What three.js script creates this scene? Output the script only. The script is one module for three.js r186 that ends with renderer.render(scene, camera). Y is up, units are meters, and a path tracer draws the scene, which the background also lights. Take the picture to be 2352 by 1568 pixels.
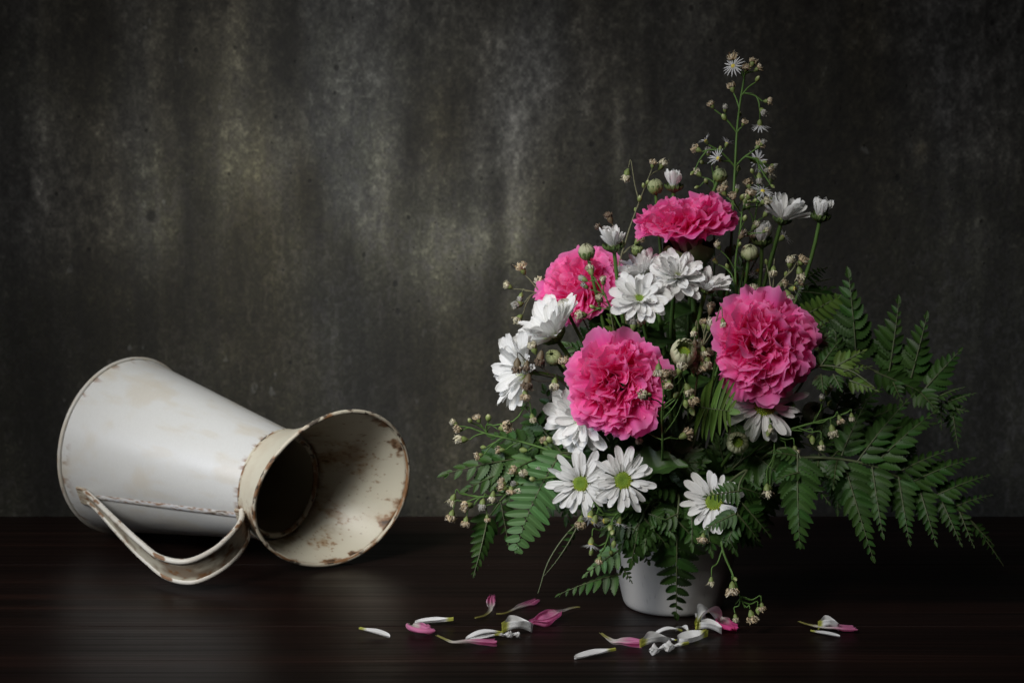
import * as THREE from 'three';
import { mergeGeometries } from 'three/addons/utils/BufferGeometryUtils.js';
import { RoundedBoxGeometry } from 'three/addons/geometries/RoundedBoxGeometry.js';

// ---------------------------------------------------------------- camera
const scene = new THREE.Scene();
scene.background = new THREE.Color(0x000000);
const PITCH = 8 * Math.PI / 180, FOV = 19.4;
const camera = new THREE.PerspectiveCamera(FOV, 1024 / 682, 0.05, 20);
camera.position.set(0, 0.433, 1.52);
camera.rotation.set(-PITCH, 0, 0);
camera.focus = 1.475;
camera.userData.fStop = 12;
camera.updateMatrixWorld(true);

const renderer = new THREE.WebGLRenderer({ antialias: true });
renderer.setSize(1024, 682);
renderer.toneMapping = THREE.LinearToneMapping;
renderer.toneMappingExposure = 1.0;
renderer.shadowMap.enabled = true;

// ---------------------------------------------------------------- light: soft key from the left, added side fill, added wall glow spot
function spot(name, pos, to, intensity, angle, penumbra, radius, color) {
  const l = new THREE.SpotLight(color, intensity, 0, angle, penumbra, 2);
  l.name = name;
  l.position.set(...pos); l.target.position.set(...to);
  l.castShadow = true; l.shadow.radius = radius; l.shadow.mapSize.set(2048, 2048);
  scene.add(l, l.target);
  return l;
}
spot('key_spotlight', [-0.85, 1.1, 1.05], [-0.1, 0.13, -0.1], 20.5, 0.265, 1.0, 24, 0xfffbf6);
spot('added_wall_glow', [-0.42, 0.85, 0.5], [-0.15, 0.24, -0.36], 4.6, 0.26, 1.0, 6, 0xf6f6f2);  // added lamp; its cone makes the wall fade toward the edges
spot('added_side_fill', [-1.3, 0.7, 0.62], [-0.03, 0.18, -0.03], 5.4, 0.2, 1.0, 14, 0xe6eeff);  // added fill, its cone kept to the bouquet

// ---------------------------------------------------------------- helpers
function rng(seed) { let a = seed >>> 0; return () => { a = (a + 0x6D2B79F5) | 0; let t = Math.imul(a ^ (a >>> 15), 1 | a); t = (t + Math.imul(t ^ (t >>> 7), 61 | t)) ^ t; return ((t ^ (t >>> 14)) >>> 0) / 4294967296; }; }
let rnd = rng(7);
const rr = (a, b) => a + (b - a) * rnd();
const V = (x, y, z) => new THREE.Vector3(x, y, z);
const lerp = (a, b, t) => a + (b - a) * t;
const clamp = (x, a = 0, b = 1) => Math.min(b, Math.max(a, x));
const sstep = (a, b, x) => { const t = clamp((x - a) / (b - a)); return t * t * (3 - 2 * t); };
// a point of the place: sketch units (2352 x 1568 over the frame) on the upright plane z
function at(px, py, z) {
  const th = Math.tan(FOV * Math.PI / 360), nx = (2 * px / 2352 - 1) * th * 1.5, ny = (1 - 2 * py / 1568) * th;
  const d = V(nx, ny, -1).applyQuaternion(camera.quaternion);
  return camera.position.clone().addScaledVector(d, (z - camera.position.z) / d.z);
}
function onTable(px, py, y = 0) {
  const th = Math.tan(FOV * Math.PI / 360);
  const d = V((2 * px / 2352 - 1) * th * 1.5, (1 - 2 * py / 1568) * th, -1).applyQuaternion(camera.quaternion);
  return camera.position.clone().addScaledVector(d, (y - camera.position.y) / d.y);
}
const unit = 0.000332;                       // metres per sketch unit among the flowers

// value noise
const PERM = (() => { const r = rng(99), p = new Uint8Array(512), q = Array.from({ length: 256 }, (_, i) => i); for (let i = 255; i > 0; i--) { const j = Math.floor(r() * (i + 1)); [q[i], q[j]] = [q[j], q[i]]; } for (let i = 0; i < 512; i++) p[i] = q[i & 255]; return p; })();
const HASH = (() => { const r = rng(5), h = new Float32Array(256); for (let i = 0; i < 256; i++) h[i] = r() * 2 - 1; return h; })();
function vn(x, y, z = 0) {
  const X = Math.floor(x), Y = Math.floor(y), Z = Math.floor(z); let fx = x - X, fy = y - Y, fz = z - Z;
  fx = fx * fx * (3 - 2 * fx); fy = fy * fy * (3 - 2 * fy); fz = fz * fz * (3 - 2 * fz);
  const h = (i, j, k) => HASH[PERM[PERM[PERM[(X + i) & 255] + ((Y + j) & 255)] + ((Z + k) & 255)]];
  const a = h(0, 0, 0), b = h(1, 0, 0), c = h(0, 1, 0), d = h(1, 1, 0);
  const lo = (a + (b - a) * fx) * (1 - fy) + (c + (d - c) * fx) * fy;
  if (fz === 0) return lo;
  const e = h(0, 0, 1), f = h(1, 0, 1), g = h(0, 1, 1), i = h(1, 1, 1);
  return lo * (1 - fz) + ((e + (f - e) * fx) * (1 - fy) + (g + (i - g) * fx) * fy) * fz;
}
function fbm(x, y, o = 4, z = 0) { let s = 0, a = 0.5, n = 0; for (let i = 0; i < o; i++) { s += a * vn(x, y, z); n += a; x = x * 2.03 + 17.1; y = y * 2.03 + 5.7; z *= 2; a *= 0.5; } return s / n; }
const toS = c => { c = clamp(c); return 255 * (c <= 0.0031308 ? 12.92 * c : 1.055 * Math.pow(c, 1 / 2.4) - 0.055); };
// a texture from fn(u, v) -> [r, g, b, extra] in linear values
function tex(w, h, fn, { srgb = true, wrapS = THREE.RepeatWrapping, wrapT = THREE.RepeatWrapping } = {}) {
  const d = new Uint8Array(w * h * 4);
  for (let j = 0; j < h; j++) for (let i = 0; i < w; i++) {
    const c = fn((i + 0.5) / w, (j + 0.5) / h), k = 4 * (j * w + i);
    for (let n = 0; n < 3; n++) d[k + n] = srgb ? toS(c[n]) : 255 * clamp(c[n]);
    d[k + 3] = 255;
  }
  const t = new THREE.DataTexture(d, w, h);
  t.colorSpace = srgb ? THREE.SRGBColorSpace : THREE.NoColorSpace;
  t.wrapS = wrapS; t.wrapT = wrapT; t.magFilter = THREE.LinearFilter; t.minFilter = THREE.LinearFilter; t.needsUpdate = true;
  return t;
}

// geometry from a grid function f(u, v) -> [x, y, z, r, g, b]
function grid(nu, nv, f, closedV = false) {
  const pos = [], col = [], uv = [], idx = [];
  let colored = false;
  for (let i = 0; i <= nu; i++) for (let j = 0; j <= nv; j++) {
    const p = f(i / nu, j / nv);
    pos.push(p[0], p[1], p[2]); uv.push(j / nv, i / nu);
    if (p.length > 3) { colored = true; col.push(p[3], p[4], p[5]); }
  }
  for (let i = 0; i < nu; i++) for (let j = 0; j < nv; j++) { const a = i * (nv + 1) + j, b = a + 1, c = a + nv + 1, d = c + 1; idx.push(a, b, d, a, d, c); }
  const g = new THREE.BufferGeometry();
  g.setAttribute('position', new THREE.Float32BufferAttribute(pos, 3));
  g.setAttribute('uv', new THREE.Float32BufferAttribute(uv, 2));
  if (colored) g.setAttribute('color', new THREE.Float32BufferAttribute(col, 3));
  g.setIndex(idx); g.computeVertexNormals();
  if (closedV) {
    const n = g.attributes.normal;
    for (let i = 0; i <= nu; i++) {
      const a = i * (nv + 1), b = a + nv, v = V(n.getX(a) + n.getX(b), n.getY(a) + n.getY(b), n.getZ(a) + n.getZ(b)).normalize();
      n.setXYZ(a, v.x, v.y, v.z); n.setXYZ(b, v.x, v.y, v.z);
    }
  }
  return g;
}
// a tapering round stalk through points; rad(t) in metres
function stalk(points, rad, seg = 14, sides = 6, tension = 0.5) {
  const c = points.length === 2 ? new THREE.LineCurve3(points[0], points[1]) : new THREE.CatmullRomCurve3(points, false, 'centripetal', tension);
  const pts = c.getPoints(seg), frames = [];
  let n = V(0, 0, 1);
  for (let i = 0; i <= seg; i++) {
    const t = pts[Math.min(i + 1, seg)].clone().sub(pts[Math.max(i - 1, 0)]).normalize();
    n.addScaledVector(t, -n.dot(t)); if (n.lengthSq() < 1e-6) n.set(1, 0, 0).addScaledVector(t, -t.x); n.normalize();
    frames.push([pts[i], n.clone(), V(0, 0, 0).crossVectors(t, n)]);
  }
  return grid(seg, sides, (u, v) => {
    const [p, a, b] = frames[Math.round(u * seg)], r = rad(u), w = v * 2 * Math.PI;
    return [p.x + r * (a.x * Math.cos(w) + b.x * Math.sin(w)), p.y + r * (a.y * Math.cos(w) + b.y * Math.sin(w)), p.z + r * (a.z * Math.cos(w) + b.z * Math.sin(w))];
  }, true);
}
function lathe(profile, seg, color) {        // profile [[r, y], ...]
  const g = new THREE.LatheGeometry(profile.map(p => new THREE.Vector2(p[0], p[1])), seg);
  if (color) { const n = g.attributes.position.count, c = []; for (let i = 0; i < n; i++) c.push(...color); g.setAttribute('color', new THREE.Float32BufferAttribute(c, 3)); }
  return g;
}
function basis(x, y, z, p) { return new THREE.Matrix4().makeBasis(x, y, z).setPosition(p); }
// matrix that carries +Y to dir
function aim(dir, p, spin = 0, s = 1) {
  const y = dir.clone().normalize(), ref = Math.abs(y.z) < 0.95 ? V(0, 0, 1) : V(0, 1, 0);
  const x = V(0, 0, 0).crossVectors(y, ref).normalize(), z = V(0, 0, 0).crossVectors(x, y);
  const m = basis(x, y, z, p);
  m.multiply(new THREE.Matrix4().makeRotationY(spin)); m.scale(V(s, s, s));
  return m;
}
const M4 = () => new THREE.Matrix4();

// objects
const taken = {};
function numbered(name) { const k = taken[name] = (taken[name] ?? -1) + 1; return k ? `${name}_${String(k).padStart(3, '0')}` : name; }
function thing(name, label, category, group, base) {
  const o = new THREE.Group();
  o.name = numbered(name); o.position.copy(base); o.userData = { label, category };
  if (group) o.userData.group = group;
  o.updateMatrixWorld(true); scene.add(o);
  return o;
}
const INV = new THREE.Matrix4();
// a mesh under parent, its matrix given in the world
function part(parent, name, geo, mat, world) {
  const m = new THREE.Mesh(geo, mat);
  m.name = name; m.castShadow = m.receiveShadow = true;
  parent.updateMatrixWorld(true);
  const local = INV.copy(parent.matrixWorld).invert().clone();
  if (world) local.multiply(world);
  local.decompose(m.position, m.quaternion, m.scale);
  parent.add(m); m.updateMatrixWorld(true);
  return m;
}
function solid(name, geo, mat, label, category, group, kind) {
  const m = new THREE.Mesh(geo, mat);
  m.name = numbered(name); m.castShadow = m.receiveShadow = true; m.userData = { label, category };
  if (group) m.userData.group = group;
  if (kind) m.userData.kind = kind;
  scene.add(m);
  return m;
}
const stuff = m => { m.userData.kind = 'stuff'; return m; };
// ---------------------------------------------------------------- the wall: stained, streaky old plaster
const WALL_Z = -0.356;
{
  const W = 1.5, H = 1.0225, x0 = -0.75;
  // stains copied from the photograph: [sketch x, sketch y, half width, half height, amount of pale (+) or dark (-), brown]
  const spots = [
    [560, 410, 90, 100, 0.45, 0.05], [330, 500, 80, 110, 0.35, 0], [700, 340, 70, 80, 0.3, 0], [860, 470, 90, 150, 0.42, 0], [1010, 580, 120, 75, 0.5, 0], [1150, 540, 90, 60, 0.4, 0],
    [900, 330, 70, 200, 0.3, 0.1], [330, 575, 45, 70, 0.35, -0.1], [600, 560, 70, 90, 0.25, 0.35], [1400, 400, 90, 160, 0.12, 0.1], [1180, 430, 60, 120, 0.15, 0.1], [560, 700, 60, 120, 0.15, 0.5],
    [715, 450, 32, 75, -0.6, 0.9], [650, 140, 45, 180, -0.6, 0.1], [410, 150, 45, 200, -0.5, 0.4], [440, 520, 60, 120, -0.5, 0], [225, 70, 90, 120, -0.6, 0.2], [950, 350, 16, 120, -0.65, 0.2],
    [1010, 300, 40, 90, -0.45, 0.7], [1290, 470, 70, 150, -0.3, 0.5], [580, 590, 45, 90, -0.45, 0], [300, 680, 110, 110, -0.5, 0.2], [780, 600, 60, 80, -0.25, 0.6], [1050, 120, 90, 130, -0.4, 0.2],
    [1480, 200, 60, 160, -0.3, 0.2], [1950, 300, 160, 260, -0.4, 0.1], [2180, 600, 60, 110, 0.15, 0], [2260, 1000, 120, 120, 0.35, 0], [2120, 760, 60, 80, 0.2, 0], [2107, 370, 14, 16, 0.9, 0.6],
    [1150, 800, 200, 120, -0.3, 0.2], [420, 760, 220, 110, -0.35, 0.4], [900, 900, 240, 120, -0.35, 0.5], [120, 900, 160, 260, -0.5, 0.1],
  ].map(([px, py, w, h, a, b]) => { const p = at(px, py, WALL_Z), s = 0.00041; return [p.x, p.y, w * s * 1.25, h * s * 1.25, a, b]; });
  const pits = [];
  { const r = rng(31); for (let i = 0; i < 300; i++) { const p = at(r() * 2352, r() * 1180, WALL_Z); pits.push([p.x, p.y, 0.0005 + 0.0016 * Math.pow(r(), 7)]); } const p = at(347, 497, WALL_Z); pits.push([p.x, p.y, 0.0038]); }
  const pitGrid = new Map();
  for (const p of pits) for (let a = -1; a <= 1; a++) for (let b = -1; b <= 1; b++) { const k = `${Math.floor(p[0] / 0.02) + a},${Math.floor(p[1] / 0.02) + b}`; if (!pitGrid.has(k)) pitGrid.set(k, []); pitGrid.get(k).push(p); }
  const heights = new Float32Array(2048 * 1396);
  let at_ = 0;
  const map = tex(2048, 1396, (u, v) => {
    const x = x0 + u * W, y = -0.04 + v * H;
    const wx = x + 0.018 * fbm(x * 9, y * 4, 3, 3.3), wy = y + 0.03 * fbm(x * 11 + 9, y * 5, 3, 1.7);
    let pale = 0, brown = 0;
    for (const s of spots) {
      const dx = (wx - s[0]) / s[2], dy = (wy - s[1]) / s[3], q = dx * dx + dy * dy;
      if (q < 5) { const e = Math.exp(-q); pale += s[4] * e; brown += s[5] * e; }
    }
    const streak = fbm(wx * 34, y * 2.2, 4, 8.1), broad = fbm(wx * 9, y * 1.6, 3, 2.2), blotch = fbm(x * 26, y * 20, 4, 5.5);
    const grain = fbm(x * 240, y * 200, 2, 6.1), mott = fbm(x * 90, y * 60, 3, 9.4);
    const tint = fbm(wx * 13 + 40, y * 2.4, 3, 4.4);
    const fine = fbm(x * 520, y * 420, 2, 3.9), run = fbm(wx * 75, y * 3.5, 3, 14.2);
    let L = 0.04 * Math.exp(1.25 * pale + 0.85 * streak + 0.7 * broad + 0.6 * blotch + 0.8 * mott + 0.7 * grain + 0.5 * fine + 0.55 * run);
    brown = clamp(0.4 + brown + 1.1 * tint, 0, 1.3);
    // grime and moss that grow up from the table edge, with a ragged outline
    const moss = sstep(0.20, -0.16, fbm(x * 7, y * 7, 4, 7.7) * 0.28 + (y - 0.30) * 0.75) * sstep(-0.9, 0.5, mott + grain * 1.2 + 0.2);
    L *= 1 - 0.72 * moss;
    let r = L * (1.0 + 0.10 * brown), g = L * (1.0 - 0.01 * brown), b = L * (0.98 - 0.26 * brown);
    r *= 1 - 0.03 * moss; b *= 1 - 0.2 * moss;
    // chips of paler plaster and open pores
    const chip = sstep(0.42, 0.7, fbm(x * 110 + 3, y * 80, 3, 12.5)) * sstep(-0.2, 0.3, blotch); r += chip * 0.035; g += chip * 0.036; b += chip * 0.036;
    let pit = 0;
    for (const p of pitGrid.get(`${Math.floor(x / 0.02)},${Math.floor(y / 0.02)}`) || []) { const q = Math.hypot(x - p[0], (y - p[1]) * 0.8) / p[2]; if (q < 1.6) pit = Math.max(pit, 1 - sstep(0.6, 1.6, q)); }
    const k = 1 - 0.72 * pit;
    heights[at_++] = clamp(0.5 + 0.25 * grain + 0.2 * mott + 0.15 * chip - 0.5 * pit);
    return [r * k, g * k, b * k];
  }, { wrapS: THREE.MirroredRepeatWrapping, wrapT: THREE.MirroredRepeatWrapping });
  at_ = 0;
  const bump = tex(2048, 1396, () => { const h = heights[at_++]; return [h, h, h]; }, { srgb: false, wrapS: THREE.MirroredRepeatWrapping, wrapT: THREE.MirroredRepeatWrapping });
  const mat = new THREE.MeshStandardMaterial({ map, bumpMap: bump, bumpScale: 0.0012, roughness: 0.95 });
  const g = new THREE.BoxGeometry(3.2, 1.7, 0.06);
  const p = g.attributes.position, uv = g.attributes.uv;
  for (let i = 0; i < p.count; i++) uv.setXY(i, (p.getX(i) - x0) / W, (p.getY(i) + 0.81 + 0.04) / H);
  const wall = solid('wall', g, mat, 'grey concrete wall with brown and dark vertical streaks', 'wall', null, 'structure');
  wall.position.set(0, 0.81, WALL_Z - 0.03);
}

// ---------------------------------------------------------------- the table: dark stained boards, grain along x
{
  const grainOf = (x, y) => {
    const w = y + 0.004 * fbm(x * 3, y * 20, 2, 1.1);
    const a = fbm(x * 2.2, w * 300, 3, 2.3), b = fbm(x * 7, w * 900, 2, 4.8), c = fbm(x * 1.2, w * 60, 3, 7.2);
    return [a, b, c];
  };
  const hs = new Float32Array(2048 * 512); let k = 0;
  const map = tex(2048, 512, (u, v) => {
    const [a, b, c] = grainOf(u * 1.5, v * 0.375);
    const L = 0.0062 * Math.exp(0.55 * a + 0.4 * b + 0.8 * c + 0.4 * fbm(u * 5, v * 7, 3, 12.1)), red = 0.5 + 0.8 * c;
    hs[k++] = clamp(0.5 + 0.4 * a + 0.35 * b);
    return [L * (1.6 + 0.4 * red), L * 0.86, L * (0.72 - 0.1 * red)];
  }, { wrapS: THREE.MirroredRepeatWrapping, wrapT: THREE.MirroredRepeatWrapping });
  k = 0;
  const bump = tex(2048, 512, () => { const h = hs[k++]; return [h, h, h]; }, { srgb: false, wrapS: THREE.MirroredRepeatWrapping, wrapT: THREE.MirroredRepeatWrapping });
  k = 0;
  const rough = tex(2048, 512, () => { const h = 0.42 - 0.22 * (hs[k++] - 0.5); return [h, h, h]; }, { srgb: false, wrapS: THREE.MirroredRepeatWrapping, wrapT: THREE.MirroredRepeatWrapping });
  const mat = new THREE.MeshPhysicalMaterial({ map, bumpMap: bump, bumpScale: 0.0002, roughnessMap: rough, roughness: 1, specularIntensity: 0.34 });
  const table = new THREE.Group();
  table.name = 'table'; table.userData = { kind: 'structure', label: 'dark brown wooden table of long boards', category: 'table' };
  scene.add(table);
  const seams = [-0.3555, -0.170, 0.0205, 0.211, 0.402];
  for (let i = 0; i < 4; i++) {
    const d = seams[i + 1] - seams[i] - 0.0007;
    const g = new RoundedBoxGeometry(3.0, 0.03, d, 2, 0.0009);
    const p = g.attributes.position, n = g.attributes.normal, uv = g.attributes.uv;
    for (let j = 0; j < p.count; j++) uv.setXY(j, (p.getX(j) + 0.43 * i) / 1.5, (Math.abs(n.getY(j)) > 0.5 ? p.getZ(j) : p.getY(j)) / 0.375 + 0.37 * i);
    const m = new THREE.Mesh(g, mat);
    m.name = 'plank'; m.castShadow = m.receiveShadow = true;
    m.position.set(0, -0.015, (seams[i] + seams[i + 1]) / 2);
    table.add(m);
  }
}
// ---------------------------------------------------------------- the enamel pitcher lying on its side
{
  const B = V(-0.3541, 0.0824, -0.2874), A = V(0.7894, -0.0639, 0.6105).normalize();
  const e1 = V(0, 1, 0).addScaledVector(A, -A.y).normalize(), e2 = V(0, 0, 0).crossVectors(A, e1).normalize();
  const TH = 1.155, D = e1.clone().multiplyScalar(-Math.cos(TH)).addScaledVector(e2, Math.sin(TH)).normalize();
  const C = V(0, 0, 0).crossVectors(D, A).normalize();
  const root = thing('enamel_pitcher', 'white enamel pitcher with rusty rim lying on its side', 'pitcher', null, B);
  root.quaternion.setFromRotationMatrix(M4().makeBasis(D, A, C));
  root.updateMatrixWorld(true);
  const put = (name, geo, mat, parent = root) => { const m = new THREE.Mesh(geo, mat); m.name = name; m.castShadow = m.receiveShadow = true; parent.add(m); return m; };
  const r0 = 0.0805, rn = 0.0468, hn = 0.195;
  const cyl = (u, f, y, o, z) => { const a = u * 2 * Math.PI; return fbm(Math.cos(a) * f + 7, y * f * 2.2 + 3, o, Math.sin(a) * f + z); };
  const mix = (a, b, t) => a.map((x, i) => x + (b[i] - x) * t);
  const WHITE = [0.53, 0.54, 0.535], STAIN = [0.46, 0.41, 0.32], RUST = [0.19, 0.085, 0.028], DARK = [0.03, 0.018, 0.012], CREAM = [0.52, 0.495, 0.4];
  // body: v runs 0 at the foot to 1 at the neck, u = 0 on the handle side where the seam runs
  const bodyMap = tex(1024, 512, (u, v) => {
    let c = mix(WHITE, STAIN, 0.42 * sstep(0.05, 0.55, cyl(u, 3, v, 4, 1) + 0.08));
    c = mix(c, STAIN, 0.28 * sstep(0.1, 0.5, cyl(u, 7, v * 0.35, 4, 9)));
    const du = Math.min(u, 1 - u) * 2 * Math.PI;
    const foot = sstep(0.075, 0.0, v), r = cyl(u, 16, v * 0.5, 4, 2);
    c = mix(c, RUST, 0.8 * foot * sstep(0.1, 0.3, r));
    c = mix(c, RUST, 0.85 * sstep(0.035, 0.0, Math.abs(v - 0.985)) * sstep(-0.1, 0.25, r));
    const g = 0.03 * cyl(u, 60, v * 3, 2, 3); return c.map(x => x * (1 + g * 2));
  });
  const enamel = new THREE.MeshPhysicalMaterial({ map: bodyMap, roughness: 0.38, clearcoat: 0.25, clearcoatRoughness: 0.35 });
  const body = put('body', grid(40, 96, (u, v) => {
    const a = v * 2 * Math.PI, dent = 0.0007 * fbm(Math.cos(a) * 2, u * 3, 3, Math.sin(a) * 2 + 4);
    const r = lerp(r0, rn, u) + dent * Math.sin(Math.PI * u);
    return [r * Math.cos(a), u * hn, r * Math.sin(a)];
  }, true), enamel);
  const dull = new THREE.MeshStandardMaterial({ color: new THREE.Color().setRGB(0.52, 0.495, 0.4), roughness: 0.5 });
  put('inner_lining', grid(16, 64, (u, v) => { const a = v * 2 * Math.PI, r = lerp(r0, rn, u) - 0.0016; return [r * Math.cos(a), 0.004 + u * (hn - 0.004), r * Math.sin(a)]; }, true), dull, body);
  // foot: rolled bead and closing disc
  const rimMap = tex(1024, 32, (u, v) => {
    let c = mix(CREAM, STAIN, 0.5 + 0.8 * cyl(u, 5, v * 0.1, 3, 3));
    c = mix(c, RUST, 0.95 * sstep(-0.12, 0.25, cyl(u, 6, v * 0.15, 5, 6)));
    return mix(c, DARK, 0.9 * sstep(0.12, 0.3, cyl(u, 14, v * 0.1, 4, 1)));
  });
  const footMap = tex(512, 32, (u, v) => { let c = mix(WHITE, STAIN, 0.5 + 0.6 * cyl(u, 6, v * 0.2, 3, 2)); return mix(c, RUST, 0.7 * sstep(0.22, 0.5, cyl(u, 12, v * 0.2, 4, 7))); });
  const bead = (curve, r, m, name, n = 128) => {
    const pts = []; for (let i = 0; i < n; i++) pts.push(curve(i / n * 2 * Math.PI));
    const g = new THREE.TubeGeometry(new THREE.CatmullRomCurve3(pts, true), n * 2, r, 8, true);
    const uv = g.attributes.uv;
    return put(name, g, m);
  };
  const footMat = new THREE.MeshPhysicalMaterial({ map: footMap, roughness: 0.45 }), rimMat = new THREE.MeshStandardMaterial({ map: rimMap, roughness: 0.6 });
  bead(a => V(r0 * Math.cos(a), 0.001, r0 * Math.sin(a)), 0.0021, footMat, 'foot_rim');
  put('base_disc', lathe([[0, 0.004], [0.06, 0.004], [0.0795, 0.0008]], 64), footMat);
  // seam strip along the handle side
  const seamMap = tex(512, 64, (u, v) => {
    const n = fbm(v * 30, u * 3, 4, 2), m = fbm(v * 90, u * 6, 3, 5);
    let c = mix([0.5, 0.52, 0.55], STAIN, clamp(0.3 + n)); c = mix(c, RUST, 0.85 * sstep(0.15, 0.4, m + 0.5 * Math.abs(u - 0.5)));
    return mix(c, DARK, 0.8 * sstep(0.25, 0.4, n + 0.3 * m));
  });
  put('seam', grid(40, 6, (u, v) => {
    const h = lerp(0.02, hn - 0.004, u), r = lerp(r0, rn, h / hn), z = (v - 0.5) * 0.0058, lift = 0.0013 * Math.pow(Math.sin(Math.PI * clamp(v, 0.02, 0.98)), 0.5);
    return [Math.sqrt(r * r - z * z) + lift - 0.0002, h, z];
  }), new THREE.MeshStandardMaterial({ map: seamMap, roughness: 0.6 }));
  // spout: a flaring oblique collar, outside and inside in one skin
  const rimR = a => 0.0680 - 0.0136 * Math.cos(a) + 0.0006 * Math.cos(3 * a), rimH = a => 0.2448 - 0.0275 * Math.cos(a);
  const at2 = (a, t, off) => {
    const r = rn + 0.0015 + (rimR(a) - rn - 0.0015) * (0.25 * t + 0.75 * Math.pow(t, 1.7)) + off, h = hn - 0.002 + (rimH(a) - hn + 0.002) * t;
    return [r * Math.cos(a), h, r * Math.sin(a)];
  };
  const spoutMap = tex(1024, 512, (u, v) => {      // v < 0.5 outside, from the neck up; v > 0.5 inside, from the rim down
    const t = v < 0.5 ? v * 2 : 2 - 2 * v, inside = v > 0.5;
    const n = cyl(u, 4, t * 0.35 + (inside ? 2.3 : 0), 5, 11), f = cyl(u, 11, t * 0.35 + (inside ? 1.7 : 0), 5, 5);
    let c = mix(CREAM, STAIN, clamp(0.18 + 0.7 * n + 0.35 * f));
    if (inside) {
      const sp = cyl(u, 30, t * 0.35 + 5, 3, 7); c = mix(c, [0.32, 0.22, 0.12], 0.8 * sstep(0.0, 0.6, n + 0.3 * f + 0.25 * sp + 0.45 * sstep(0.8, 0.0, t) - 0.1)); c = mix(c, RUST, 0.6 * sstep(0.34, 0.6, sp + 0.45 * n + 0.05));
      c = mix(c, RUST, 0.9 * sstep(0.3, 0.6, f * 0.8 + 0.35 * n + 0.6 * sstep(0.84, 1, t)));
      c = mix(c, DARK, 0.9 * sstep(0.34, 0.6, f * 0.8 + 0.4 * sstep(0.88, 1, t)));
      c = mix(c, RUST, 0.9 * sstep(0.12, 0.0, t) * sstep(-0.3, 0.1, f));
    } else {
      c = mix(c, RUST, 0.9 * sstep(0.12, 0.0, t) * sstep(-0.18, 0.12, f + 0.1));
      c = mix(c, RUST, 0.9 * sstep(0.86, 1, t) * sstep(-0.1, 0.2, f));
      const du = Math.min(u, 1 - u); c = mix(c, RUST, 0.8 * sstep(0.05, 0.0, du + 0.06 * f));
    }
    return c;
  });
  const spoutMat = new THREE.MeshPhysicalMaterial({ map: spoutMap, roughness: 0.42, clearcoat: 0.15, clearcoatRoughness: 0.4 });
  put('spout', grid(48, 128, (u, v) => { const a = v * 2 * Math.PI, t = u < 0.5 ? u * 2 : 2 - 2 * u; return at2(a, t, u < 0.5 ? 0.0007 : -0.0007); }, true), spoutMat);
  bead(a => { const p = at2(a, 1, 0); return V(...p); }, 0.0019, rimMat, 'rim', 160);
  bead(a => V((rn + 0.002) * Math.cos(a), hn - 0.001, (rn + 0.002) * Math.sin(a)), 0.0011, rimMat, 'neck_joint', 96);
  bead(a => V((rn - 0.0035) * Math.cos(a), hn + 0.001, (rn - 0.0035) * Math.sin(a)), 0.0026, rimMat, 'inner_flange', 96);
  // handle: a strap with rolled edges
  const path = new THREE.CatmullRomCurve3([V(0.0752, 0.022, 0), V(0.083, 0.045, 0), V(0.101, 0.092, 0), V(0.120, 0.145, 0), V(0.1295, 0.182, 0), V(0.1245, 0.207, 0), V(0.105, 0.2175, 0), V(0.080, 0.2165, 0), V(0.062, 0.2095, 0), V(0.0505, 0.199, 0)], false, 'centripetal');
  const hp = path.getSpacedPoints(80);
  const wide = u => lerp(0.006, 0.0105, sstep(0.02, 0.45, u)) * (1 - 0.12 * sstep(0.85, 1, u));
  const dirAt = i => hp[Math.min(i + 1, 80)].clone().sub(hp[Math.max(i - 1, 0)]).normalize();
  const handleMap = tex(512, 128, (u, v) => {     // u across, v along
    const n = fbm(v * 9, u * 2, 5, 3), f = fbm(v * 40, u * 5, 4, 8);
    let c = mix(CREAM, STAIN, clamp(0.3 + 0.8 * n)); c = mix(c, [0.17, 0.125, 0.085], 0.85 * sstep(-0.5, 0.25, n + 0.5 * f));  // brown patina, deepened to paint in shade on the downward face
    c = mix(c, RUST, 0.9 * sstep(0.2, 0.45, f + 0.25 * n + 0.35 * Math.pow(Math.abs(u - 0.5) * 2, 4)));
    return mix(c, RUST, 0.8 * sstep(0.93, 1, v));
  });
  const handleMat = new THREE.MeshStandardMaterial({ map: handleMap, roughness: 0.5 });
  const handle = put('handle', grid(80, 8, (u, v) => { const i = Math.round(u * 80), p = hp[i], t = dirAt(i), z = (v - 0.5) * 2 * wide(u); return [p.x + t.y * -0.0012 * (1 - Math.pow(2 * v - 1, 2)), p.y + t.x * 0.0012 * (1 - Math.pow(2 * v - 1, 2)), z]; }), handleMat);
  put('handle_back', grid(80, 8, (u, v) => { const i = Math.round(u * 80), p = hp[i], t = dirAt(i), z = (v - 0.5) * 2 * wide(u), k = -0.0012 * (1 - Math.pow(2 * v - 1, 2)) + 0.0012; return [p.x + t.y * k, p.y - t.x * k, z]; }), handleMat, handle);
  const edgeMap = tex(512, 32, (u, v) => { const n = fbm(u * 14, v, 5, 2); let c = mix([0.66, 0.65, 0.6], STAIN, clamp(0.2 + 0.6 * n)); return mix(c, RUST, 0.9 * sstep(0.12, 0.32, fbm(u * 22, v * 2, 4, 9))); });
  const edgeMat = new THREE.MeshStandardMaterial({ map: edgeMap, roughness: 0.45 });
  for (const s of [-1, 1]) {
    const g = new THREE.TubeGeometry(new THREE.CatmullRomCurve3(hp.map((p, i) => V(p.x, p.y, s * wide(i / 80)))), 90, 0.0024, 8, false);
    put('rolled_edge', g, edgeMat, handle);
  }
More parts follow.
